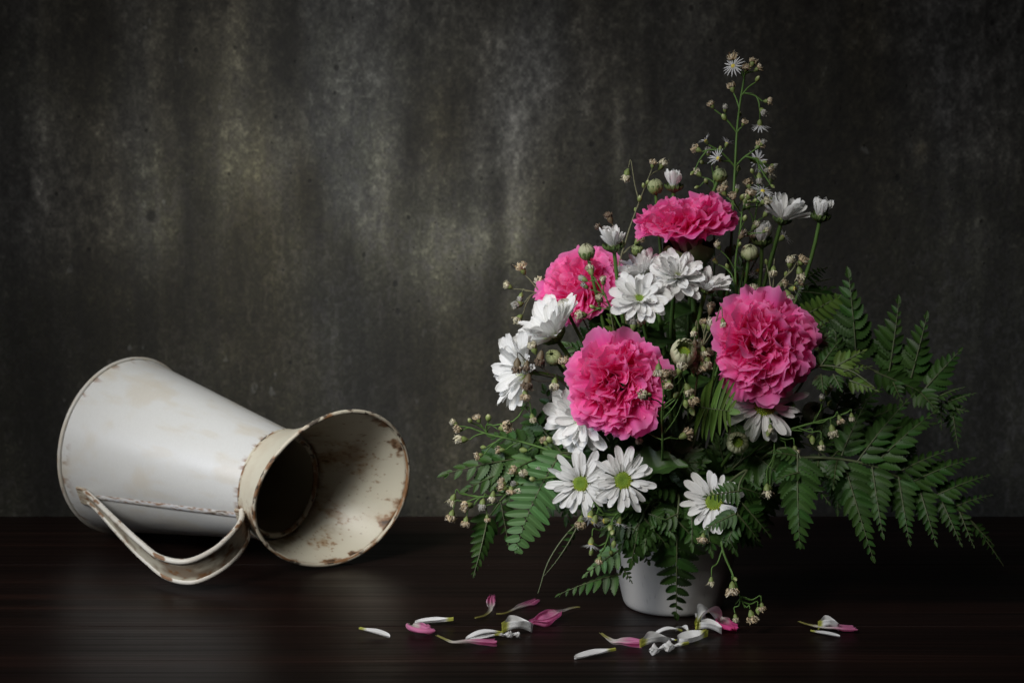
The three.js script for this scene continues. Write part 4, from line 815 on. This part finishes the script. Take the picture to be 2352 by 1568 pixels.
frond('dark fern frond whose leaflets cross the white daisy above the pot', [[1716, 1080, 0.05], [1699, 1112, 0.062], [1694, 1185, 0.066], [1690, 1215, 0.066]], [
  [1697, 1128, 0.064, 1618, 1140, 0.074, 26, 9, { normal: V(0.1, 0.5, 0.85), a0: 1.4, a1: 1.2 }], [1693, 1178, 0.066, 1610, 1222, 0.072, 27, 10, { normal: V(0.2, 0.8, 0.5) }], [1700, 1150, 0.064, 1770, 1232, 0.058, 38, 8, LOW], [1694, 1180, 0.066, 1744, 1242, 0.06, 32, 7, LOW], [1700, 1120, 0.062, 1755, 1140, 0.05, 30, 6, LOW], [1691, 1200, 0.066, 1668, 1252, 0.07, 24, 5, LOW]], 605, { mat: MAT.fern });
frond('fern frond hanging down the front of the white pot', [[1560, 1140, 0.03], [1556, 1190, 0.042], [1553, 1247, 0.03], [1549, 1303, 0.022]], [
  [1556, 1196, 0.042, 1554, 1420, 0.012, 72, 11, { normal: V(-0.1, 0.25, 0.95), a0: 0.95, a1: 0.55, shape: 0.8, blade: 1.25 }], [1556, 1195, 0.042, 1600, 1245, 0.04, 30, 5, { normal: V(0, 0.5, 0.9) }], [1555, 1180, 0.042, 1500, 1210, 0.05, 32, 5]], 606, { mat: MAT.fern });
frond('bushy lobed fern frond covering the rim of the pot under the open daisies', [[1500, 1150, 0.03], [1470, 1195, 0.045], [1445, 1240, 0.045]], [
  [1470, 1195, 0.045, 1450, 1295, 0.045, 58, 6, { normal: V(0, 0.4, 0.9), blade: 1.3 }], [1480, 1190, 0.045, 1530, 1250, 0.042, 54, 6, { normal: V(0, 0.4, 0.9), blade: 1.3 }], [1490, 1180, 0.045, 1520, 1190, 0.05, 30, 5], [1460, 1220, 0.045, 1490, 1292, 0.035, 46, 5, { blade: 1.3 }], [1480, 1170, 0.04, 1440, 1180, 0.05, 30, 5]], 607, { mat: MAT.fern });
frond('blue green fern tip pointing down over the edge of the pot below the hanging asters', [[1470, 1215, 0.03], [1432, 1242, 0.042], [1424, 1262, 0.045], [1428, 1312, 0.045]], [
  [1424, 1262, 0.045, 1341, 1323, 0.055, 34, 6, { normal: V(-0.3, 0.6, 0.75), mat: MAT.sageFern, blade: 1.3 }], [1427, 1318, 0.045, 1278, 1368, 0.055, 38, 9, { normal: V(0.1, 0.92, 0.25), fold: 0.5 }], [1428, 1300, 0.045, 1452, 1338, 0.045, 16, 4, { blade: 1.3 }]], 608, { mat: MAT.fern });
frond('thin curved fern blade drooping toward the fallen petals', [[1400, 1180, 0.035], [1330, 1200, 0.05], [1264, 1281, 0.06], [1236, 1362, 0.065]], [
  [1330, 1200, 0.05, 1250, 1322, 0.063, 15, 9, { normal: V(0.75, 0.5, 0.3), fold: 0.3, bend: 0.12, mat: MAT.fern }]], 609, { mat: MAT.fern });
frond('pale sage sword fern with rounded paired leaflets bending to the table', [[1380, 1075, 0.02], [1290, 1040, 0.03], [1242, 1102, 0.038]], [
  [1290, 1040, 0.03, 1183, 1272, 0.06, 58, 13, { style: 1, mat: MAT.sageFern, normal: V(-0.05, 0.35, 0.93), a0: 1.25, a1: 1.15, fold: 0.1, bend: 0.1, side: V(-0.006, 0.004, 0) }]], 610, { mat: MAT.sageFern });
frond('narrow fern frond hanging behind the mixed aster spray', [[1260, 1100, 0.0], [1180, 1120, 0.01], [1120, 1190, 0.02]], [
  [1122, 1180, 0.018, 1087, 1324, 0.04, 34, 10, { normal: V(0.35, 0.3, 0.85), mat: MAT.fern, shape: 0.7 }], [1150, 1150, 0.012, 1170, 1260, 0.02, 26, 7]], 611, { mat: MAT.fern });
frond('dark green fern frond spread sideways toward the pitcher under the tan asters', [[1340, 1050, 0.0], [1230, 1045, -0.005], [1130, 1062, -0.005]], [
  [1230, 1048, -0.005, 1014, 1090, 0.01, 66, 8, { normal: V(0, 0.7, 0.7), mat: MAT.fern, blade: 1.3 }], [1220, 1060, -0.005, 1064, 1126, 0.015, 58, 8, { normal: V(0, 0.6, 0.8), blade: 1.3, mat: MAT.fern }], [1250, 1030, -0.005, 1130, 1000, -0.02, 62, 7, { blade: 1.3 }], [1290, 1040, 0.0, 1200, 930, -0.03, 66, 7, { blade: 1.3 }], [1310, 1050, 0.0, 1250, 890, -0.03, 66, 7, { blade: 1.3 }], [1240, 1050, -0.005, 1170, 1085, 0.02, 44, 5, { mat: MAT.sageFern, blade: 1.3 }]], 612, { mat: MAT.fern });
frond('yellow green sword fern tip above the ruffled carnation', [[1790, 800, -0.01], [1827, 732, 0.005], [1874, 702, 0.012]], [
  [1822, 736, 0.004, 1928, 680, 0.022, 46, 9, { style: 1, mat: MAT.swordFern, normal: V(0.1, -0.1, 1), lenR: 0.7, a0: 1.35, a1: 1.25, fold: -0.1 }]], 613, { mat: MAT.swordFern });
frond('fan shaped yellow green fern tip between the carnations above the ring shaped bud', [[1600, 1000, 0.02], [1612, 945, 0.045], [1630, 935, 0.05]], [
  [1612, 936, 0.048, 1682, 945, 0.07, 88, 9, { style: 1, mat: MAT.swordFern, normal: V(-0.2, 0.3, 0.95), a0: 2.1, a1: 1.4, blade: 1.0, lenL: 0.85 }]], 614, { mat: MAT.swordFern });
frond('curled olive fern leaf standing between the tilted carnation and the round carnation', [[1440, 830, 0.02], [1410, 775, 0.02], [1396, 720, 0.02]], [
  [1412, 785, 0.02, 1390, 672, 0.02, 20, 8, { mat: MAT.swordFern, normal: V(0.7, 0.1, 0.7), blade: 1.4 }]], 615, { mat: MAT.swordFern });
frond('blurred light green fern arching out behind the ruffled carnation', [[1760, 760, -0.08], [1840, 660, -0.1], [1910, 640, -0.11]], [
  [1830, 668, -0.1, 1962, 692, -0.1, 40, 9, { mat: MAT.fern, normal: V(0, 0.8, 0.6) }], [1820, 690, -0.1, 1915, 660, -0.11, 44, 6, { mat: MAT.sageFern, blade: 1.3 }], [1850, 640, -0.1, 1900, 615, -0.12, 30, 6, { mat: MAT.fern }], [1830, 720, -0.1, 1960, 760, -0.09, 44, 7, { mat: MAT.fern }]], 616, { mat: MAT.fern });
frond('dark fern frond with overlapping leaves between the upright and the low arching fronds', [[1800, 960, -0.01], [...q8(400, 760), -0.015], [...q8(600, 800), -0.02], [...q8(800, 860), -0.02]], [
  br(400, 760, -0.015, 500, 560, -0.03, 80, 7, LOW), br(470, 775, -0.016, 660, 610, -0.03, 80, 8, LOW), br(560, 795, -0.018, 770, 700, -0.03, 80, 8, LOW), br(680, 830, -0.02, 900, 800, -0.02, 74, 8, LOW), br(450, 775, -0.016, 520, 930, 0.0, 80, 7, LOW), br(580, 800, -0.018, 660, 940, 0.0, 80, 7, LOW), br(700, 835, -0.02, 800, 980, 0.0, 76, 8, LOW), br(360, 750, -0.01, 330, 900, 0.01, 70, 6, LOW)], 617, { mat: MAT.fern });
frond('dark fern frond in the dim space under the slender aster spray', [[1760, 1040, 0.0], [...q8(260, 900), 0.005], [...q8(420, 1010), 0.01], [...q8(560, 1120), 0.01]], [
  br(300, 930, 0.005, 420, 820, -0.01, 70, 7, LOW), br(380, 980, 0.008, 520, 860, -0.01, 76, 7, LOW), br(330, 950, 0.006, 320, 1120, 0.03, 80, 7, LOW), br(430, 1020, 0.01, 420, 1240, 0.03, 84, 9, LOW), br(500, 1070, 0.01, 520, 1300, 0.03, 80, 9, LOW), br(560, 1120, 0.01, 640, 1230, 0.02, 60, 6, LOW)], 618, { mat: MAT.fern });
frond('dark fern frond low beside the sword fern, tucked under the white and tan asters', [[1400, 1100, -0.01], [1300, 1095, -0.01], [1220, 1120, -0.005]], [
  [1320, 1098, -0.01, 1230, 1040, -0.02, 46, 6, {}], [1280, 1100, -0.01, 1160, 1150, 0.005, 50, 7, LOW], [1300, 1100, -0.01, 1240, 1200, 0.01, 50, 7, LOW], [1330, 1100, -0.01, 1300, 1200, 0.01, 48, 7, LOW], [1240, 1112, -0.008, 1120, 1120, 0.0, 50, 7, LOW]], 619, { mat: MAT.fern });
const RIM = { normal: V(-0.1, 0.55, 0.83), blade: 1.35, bend: 0.12 };
frond('fern frond with short broad leaves spilling over the pot rim under the open daisies', [[1530, 1140, 0.02], [1490, 1165, 0.035], [1430, 1190, 0.04]], [
  [1500, 1160, 0.03, 1480, 1262, 0.05, 50, 7, RIM], [1470, 1172, 0.035, 1425, 1262, 0.05, 48, 7, RIM], [1440, 1185, 0.04, 1385, 1225, 0.05, 42, 6, RIM], [1500, 1160, 0.03, 1545, 1230, 0.05, 46, 6, RIM], [1460, 1175, 0.036, 1405, 1170, 0.05, 40, 6, RIM]], 620, { mat: MAT.fern });
frond('fern frond spilling over the pot rim under the daisy crossed by leaflets', [[1570, 1140, 0.02], [1620, 1175, 0.035], [1690, 1195, 0.038]], [
  [1590, 1155, 0.03, 1590, 1258, 0.045, 48, 7, RIM], [1620, 1175, 0.035, 1635, 1272, 0.045, 46, 7, RIM], [1650, 1185, 0.036, 1690, 1268, 0.045, 46, 7, RIM], [1680, 1192, 0.038, 1745, 1250, 0.04, 46, 7, RIM], [1640, 1180, 0.036, 1720, 1170, 0.03, 44, 6, RIM]], 621, { mat: MAT.fern });
// fronds that fill the inside of the bouquet
const deep = [
  ['dark fern frond in the gap between the round carnation and the ring shaped bud', [[1560, 1120, 0.0], [1540, 1050, 0.01], [1520, 980, 0.0]], [[1545, 1090, 0.005, 1440, 1040, 0.03, 60, 7, {}], [1540, 1070, 0.005, 1620, 1060, 0.03, 60, 7, {}], [1530, 1030, 0.005, 1470, 960, 0.01, 54, 7, {}], [1535, 1050, 0.005, 1590, 950, 0.01, 54, 7, {}], [1550, 1110, 0.01, 1500, 1130, 0.05, 60, 6, {}]]],
  ['dark fern frond behind the cream bud and the stems between the carnations', [[1570, 1050, -0.06], [1590, 900, -0.08], [1610, 780, -0.09]], [[1580, 960, -0.07, 1680, 860, -0.05, 66, 8, {}], [1590, 900, -0.08, 1520, 780, -0.07, 66, 8, {}], [1600, 850, -0.08, 1660, 720, -0.08, 66, 8, {}], [1605, 800, -0.09, 1580, 680, -0.09, 60, 8, {}], [1590, 930, -0.07, 1490, 860, -0.06, 66, 8, {}]]],
  ['dark fern frond behind the upright stems between the double daisy and the ruffled carnation', [[1620, 1000, -0.09], [1680, 850, -0.1], [1720, 700, -0.11]], [[1650, 920, -0.1, 1740, 820, -0.09, 66, 8, {}], [1680, 850, -0.1, 1640, 690, -0.1, 66, 8, { mat: MAT.fern }], [1700, 780, -0.1, 1800, 680, -0.1, 66, 8, { mat: MAT.fern }], [1715, 720, -0.11, 1700, 600, -0.12, 54, 8, { mat: MAT.fern }], [1700, 770, -0.1, 1620, 630, -0.12, 50, 8, { mat: MAT.fern }]]],
  ['dark fern frond behind the open daisies and the daisy squeezed by the carnation', [[1470, 1130, 0.0], [1400, 1060, 0.0], [1320, 1000, -0.01]], [[1440, 1100, 0.0, 1340, 1160, 0.03, 60, 7, {}], [1400, 1060, 0.0, 1290, 1080, 0.02, 60, 7, { mat: MAT.fern, blade: 1.3 }], [1370, 1040, 0.0, 1270, 970, -0.02, 60, 7, {}], [1420, 1080, 0.0, 1400, 1000, 0.03, 50, 6, { mat: MAT.fern, blade: 1.3 }], [1350, 1020, 0.0, 1320, 900, -0.03, 60, 7, {}]]],
  ['dark fern frond behind the tilted carnation and the profile daisy', [[1480, 980, -0.08], [1400, 850, -0.1], [1340, 760, -0.11]], [[1440, 910, -0.09, 1330, 870, -0.08, 60, 8, {}], [1400, 850, -0.1, 1300, 790, -0.1, 60, 8, { mat: MAT.fern }], [1370, 810, -0.1, 1420, 680, -0.11, 60, 8, {}], [1420, 880, -0.09, 1490, 760, -0.09, 60, 8, {}]]],
  ['dark fern frond in the shadow under the shaded daisy', [[1640, 1120, 0.0], [1700, 1060, 0.01], [1780, 1010, 0.01]], [[1670, 1090, 0.005, 1650, 1010, 0.01, 56, 7, {}], [1700, 1060, 0.01, 1740, 960, 0.0, 60, 7, {}], [1730, 1040, 0.01, 1800, 1100, 0.03, 60, 7, {}], [1760, 1020, 0.01, 1850, 960, 0.0, 60, 7, {}], [1680, 1080, 0.01, 1740, 1150, 0.03, 56, 7, {}], [1650, 1100, 0.01, 1610, 1060, 0.03, 50, 6, {}]]],
  ['dark fern frond low at the back of the pot behind the hanging asters', [[1530, 1150, -0.05], [1450, 1140, -0.06], [1380, 1160, -0.06]], [[1480, 1140, -0.055, 1400, 1200, -0.03, 50, 7, {}], [1450, 1140, -0.06, 1360, 1110, -0.06, 50, 7, {}], [1430, 1145, -0.06, 1340, 1180, -0.05, 46, 7, {}]]],
  ['dark fern frond low behind the pot rim on the side of the large ferns', [[1600, 1160, -0.05], [1680, 1150, -0.06], [1760, 1150, -0.06]], [[1640, 1150, -0.055, 1690, 1225, -0.03, 50, 7, {}], [1680, 1150, -0.06, 1770, 1200, -0.05, 50, 7, {}], [1660, 1150, -0.06, 1700, 1090, -0.06, 50, 7, {}], [1720, 1150, -0.06, 1810, 1130, -0.06, 50, 7, {}]]],
];
deep.forEach(([label, rachis, branches], i) => frond(label, rachis, branches, 650 + i, { mat: MAT.fern, group: 'fern fronds filling the inside of the bouquet', opts: { blade: 1.15 } }));
// ---------------------------------------------------------------- fallen petals on the table
function settle(m, lift = 0.0004) {           // lower the petal until its lowest point meets the boards
  const g = m.geometry; m.updateMatrixWorld(true);
  let lo = 9; const v = V(0, 0, 0), p = g.attributes.position; for (let i = 0; i < p.count; i++) lo = Math.min(lo, v.fromBufferAttribute(p, i).applyMatrix4(m.matrixWorld).y);
  m.position.y += lift - lo; m.updateMatrixWorld(true);
}
function whitePetal(label, bx, by, tx, ty, width, seed, { curl = 0.12, cup = 0.18, roll = 0, crumple = 0, hump = 0.06 } = {}) {
  const r = rng(seed), a = onTable(bx, by), b = onTable(tx, ty), L = a.distanceTo(b), p1 = r() * 6, p2 = r() * 6, W = width * unit / L / 2;
  const g = grid(18, 10, (u, v0) => {
    const v = v0 * 2 - 1, hw = W * (0.16 + 0.84 * sstep(0.08, 0.5, u)) * Math.sqrt(Math.max(0, 1 - Math.pow(Math.max(0, (u - 0.6) / 0.405), 2.2))) + 0.006;
    const c = crumple * sstep(0.15, 0.5, u), gr = sstep(0.22, 0.12, u);
    const y = hump * Math.sin(Math.PI * u) + cup * v * v * W * 2 + curl * Math.pow(1 - u, 3) + 0.015 * Math.cos(v * 8) * W * 4 + c * (0.09 * Math.sin(u * 17 + p1 + v * 3) + 0.06 * Math.sin(u * 31 + p2 - v * 5));
    return [u + c * 0.03 * Math.sin(v * 6 + p1), y, v * hw * (1 - 0.3 * c * (0.5 + 0.5 * Math.sin(u * 13 + p2))) + 0.03 * Math.sin(u * 3 + p1), lerp(0.8, 0.48, gr), lerp(0.81, 0.5, gr), lerp(0.81, 0.1, gr)];
  });
  const m = solid('fallen_daisy_petal', g, MAT.white, label, 'petal', 'white petals fallen on the table');
  m.position.copy(a); m.scale.setScalar(L); m.rotation.order = 'YXZ'; m.rotation.set(roll, Math.atan2(-(b.z - a.z), b.x - a.x), 0);
  settle(m);
  return m;
}
// a carnation petal: thin claw, then a furled frilled blade; points in sketch units on the table
function pinkPetal(label, pts, widths, seed, { furl = 2.2, whiteTo = 0.55, pinkFrom = 0.5, lift = 0.3, colour = [0.85, 0.28, 0.53], up = 0 } = {}) {
  const r = rng(seed), p1 = r() * 6, p2 = r() * 6;
  const w3 = pts.map(([x, y, h = 0]) => onTable(x, y).add(V(0, h, 0))), base = w3[0].clone(), c = new THREE.CatmullRomCurve3(w3, false, 'centripetal'), N = 26, P = c.getSpacedPoints(N);
  const wAt = u => { const t = u * (widths.length - 1), i = Math.min(widths.length - 2, Math.floor(t)), f = t - i, s = f * f * (3 - 2 * f); return lerp(widths[i], widths[i + 1], s) * unit; };
  const g = grid(N, 20, (u, v0) => {
    const i = Math.round(u * N), q = P[i], t = P[Math.min(N, i + 1)].clone().sub(P[Math.max(0, i - 1)]).normalize(), s = V(0, 0, 0).crossVectors(V(0, 1, 0), t).normalize(), n = V(0, 0, 0).crossVectors(t, s);
    const v = v0 * 2 - 1, w = wAt(u), open = sstep(0.35, 1, u), an = v * furl * (1 - 0.45 * open), R = w / 2 / Math.max(0.75, Math.sin(Math.min(1.57, furl)));
    const ruf = w * 0.14 * open * (Math.sin(v * 6 + p1 + u * 3) + 0.6 * Math.sin(v * 13 + p2)), tooth = open > 0.9 ? 0.06 * w * Math.sin(v * 34) : 0;
    const x = (R + ruf) * Math.sin(an), y = -(R + ruf) * Math.cos(an) * (0.62 + lift * open);
    const pk = sstep(pinkFrom, pinkFrom + 0.35, u + 0.04 * Math.sin(v * 11)), gr = sstep(whiteTo - 0.1, whiteTo - 0.35, u), e = 0.92 + 0.08 * Math.sin(v * 25 + p2);
    const white = [0.76, 0.72, 0.68], col = white.map((k, j) => lerp(lerp(k, [0.4, 0.38, 0.12][j], gr), colour[j], pk) * e);
    return [q.x - base.x + s.x * x + n.x * y + t.x * tooth, q.y - base.y + s.y * x + n.y * y, q.z - base.z + s.z * x + n.z * y + t.z * tooth, ...col];
  });
  const m = solid('fallen_carnation_petal', g, MAT.pink, label, 'petal', 'pink petals fallen on the table');
  m.position.copy(base); settle(m);
  return m;
}
const zA = (x, y) => [790.1 + 0.23437 * x, 1341.4 + 0.23437 * y], zB = (x, y) => [1286.25 + 0.30469 * x, 1194.4 + 0.30469 * y];
const wA = (label, x0, y0, x1, y1, w, s, o) => whitePetal(label, ...zA(x0, y0), ...zA(x1, y1), w * 0.23437, s, o), wB = (label, x0, y0, x1, y1, w, s, o) => whitePetal(label, ...zB(x0, y0), ...zB(x1, y1), w * 0.30469, s, o);
wA('lone white petal lying closest to the pitcher', 145, 486, 448, 528, 120, 1);
wA('white petal touching the small folded pink petal', 1073, 402, 693, 402, 120, 2, { cup: 0.3 });
wA('white petal half under the long pink petal', 1556, 528, 1195, 556, 110, 3, { hump: 0.16 });
wA('second white petal half under the long pink petal', 1540, 536, 1205, 582, 90, 4);
wA('broad white petal lying against the largest pink petal', 1556, 522, 1836, 478, 230, 5, { cup: 0.45, hump: 0.2 });
wA('curled cream petal tip behind the broad white petal', 1606, 384, 1730, 392, 70, 6, { curl: 0.3 });
wA('crumpled white petal beside the tip of the long pink petal', 1478, 566, 1722, 536, 80, 7, { crumple: 0.8 });
wB('smooth white petal closest to the front edge of the table', 424, 1026, 107, 1050, 110, 8);
wB('white petal with yellow base beside the two toned pink petal', 600, 998, 836, 954, 150, 9, { cup: 0.4, hump: 0.2 });
wB('twisted white petal in front of the white petal group', 972, 996, 676, 1022, 100, 10, { crumple: 0.7 });
wB('slender white petal curving behind the small white group', 922, 868, 702, 878, 70, 11, { hump: 0.2 });
wB('short white petal with yellow base standing over the slender petal', 972, 888, 882, 840, 60, 12, { hump: 0.3 });
wB('tiny white petal between the slender petal and the notched petal', 880, 922, 790, 904, 46, 13);
wB('notched white petal with a green tip', 1114, 912, 890, 946, 150, 14, { cup: 0.4 });
wB('small folded white petal behind the notched petal', 1036, 908, 955, 896, 70, 15, { hump: 0.3 });
wB('white petal upright against the dark pink petal near the pot', 1030, 866, 1196, 778, 130, 16, { hump: 0.35, cup: 0.4 });
wB('wide white petal leading to the dark pink petal near the pot', 1020, 858, 1220, 862, 120, 17, { hump: 0.2, cup: 0.5 });
wB('pointed white petal sticking up beside the dark pink petal near the pot', 1025, 850, 1092, 786, 70, 18, { hump: 0.4 });
wB('white petal under the far pink petal below the large ferns', 1890, 866, 2112, 886, 70, 19);
wB('translucent white petal on the far pink petal below the large ferns', 1950, 850, 2102, 842, 130, 20, { hump: 0.3, cup: 0.5 });
const pk = (label, z, pts, widths, seed, o) => pinkPetal(label, pts.map(([x, y, h]) => [...z(x, y), h]), widths.map(w => w * 1.25 * (z === zA ? 0.23437 : 0.30469)), seed, o);
pk('small folded pink petal beside a white petal', zA, [[660, 440], [700, 490, 0.002], [790, 505, 0.004], [850, 500, 0.005]], [30, 120, 150, 140], 31, { pinkFrom: 0.1, whiteTo: 0.1, colour: [0.8, 0.27, 0.5] });
pk('upright slender pink petal with bent yellow stalk', zA, [[1285, 358], [1360, 340], [1425, 296], [1440, 240, 0.001], [1440, 170, 0.002], [1450, 135, 0.002]], [26, 26, 34, 70, 90, 60], 32, { furl: 1.7 });
pk('slanted slender pink petal with long yellow stalk', zA, [[1495, 326], [1560, 322], [1660, 280], [1740, 245, 0.001], [1820, 215, 0.002], [1895, 185, 0.002]], [24, 24, 30, 70, 90, 60], 33, { furl: 1.7 });
pk('largest crumpled pink petal with a twisted stalk', zA, [[2310, 280], [2230, 290], [2160, 312], [2080, 360, 0.003], [1980, 410, 0.005], [1830, 440, 0.003]], [22, 30, 40, 150, 180, 70], 34, { pinkFrom: 0.25, whiteTo: 0.35, colour: [0.88, 0.27, 0.54], furl: 2.0 });
pk('long pink petal with thin stalk lying over white petals', zA, [[905, 556], [1000, 600], [1070, 624], [1200, 622, 0.001], [1340, 618, 0.002], [1485, 612, 0.003]], [20, 24, 36, 50, 90, 120], 35, { furl: 1.9 });
pk('two toned pink petal with pale forked stalk', zB, [[305, 884], [350, 918], [410, 948], [470, 955, 0.002], [550, 960, 0.004], [616, 962, 0.004]], [16, 20, 34, 70, 110, 100], 36, { furl: 2.0 });
pk('dark pink petal curled near the pot', zB, [[1075, 724], [1150, 730], [1220, 772], [1240, 820, 0.003], [1280, 840, 0.004], [1322, 850, 0.004]], [16, 18, 26, 90, 110, 90], 37, { colour: [0.8, 0.09, 0.33], pinkFrom: 0.35, whiteTo: 0.4, furl: 2.1 });
pk('far pink petal with thin stalk below the large ferns', zB, [[1800, 806], [1860, 826], [1950, 844], [2030, 854, 0.001], [2130, 852, 0.002], [2224, 846, 0.002]], [14, 16, 30, 50, 80, 80], 38, { furl: 2.0 });

renderer.render(scene, camera);
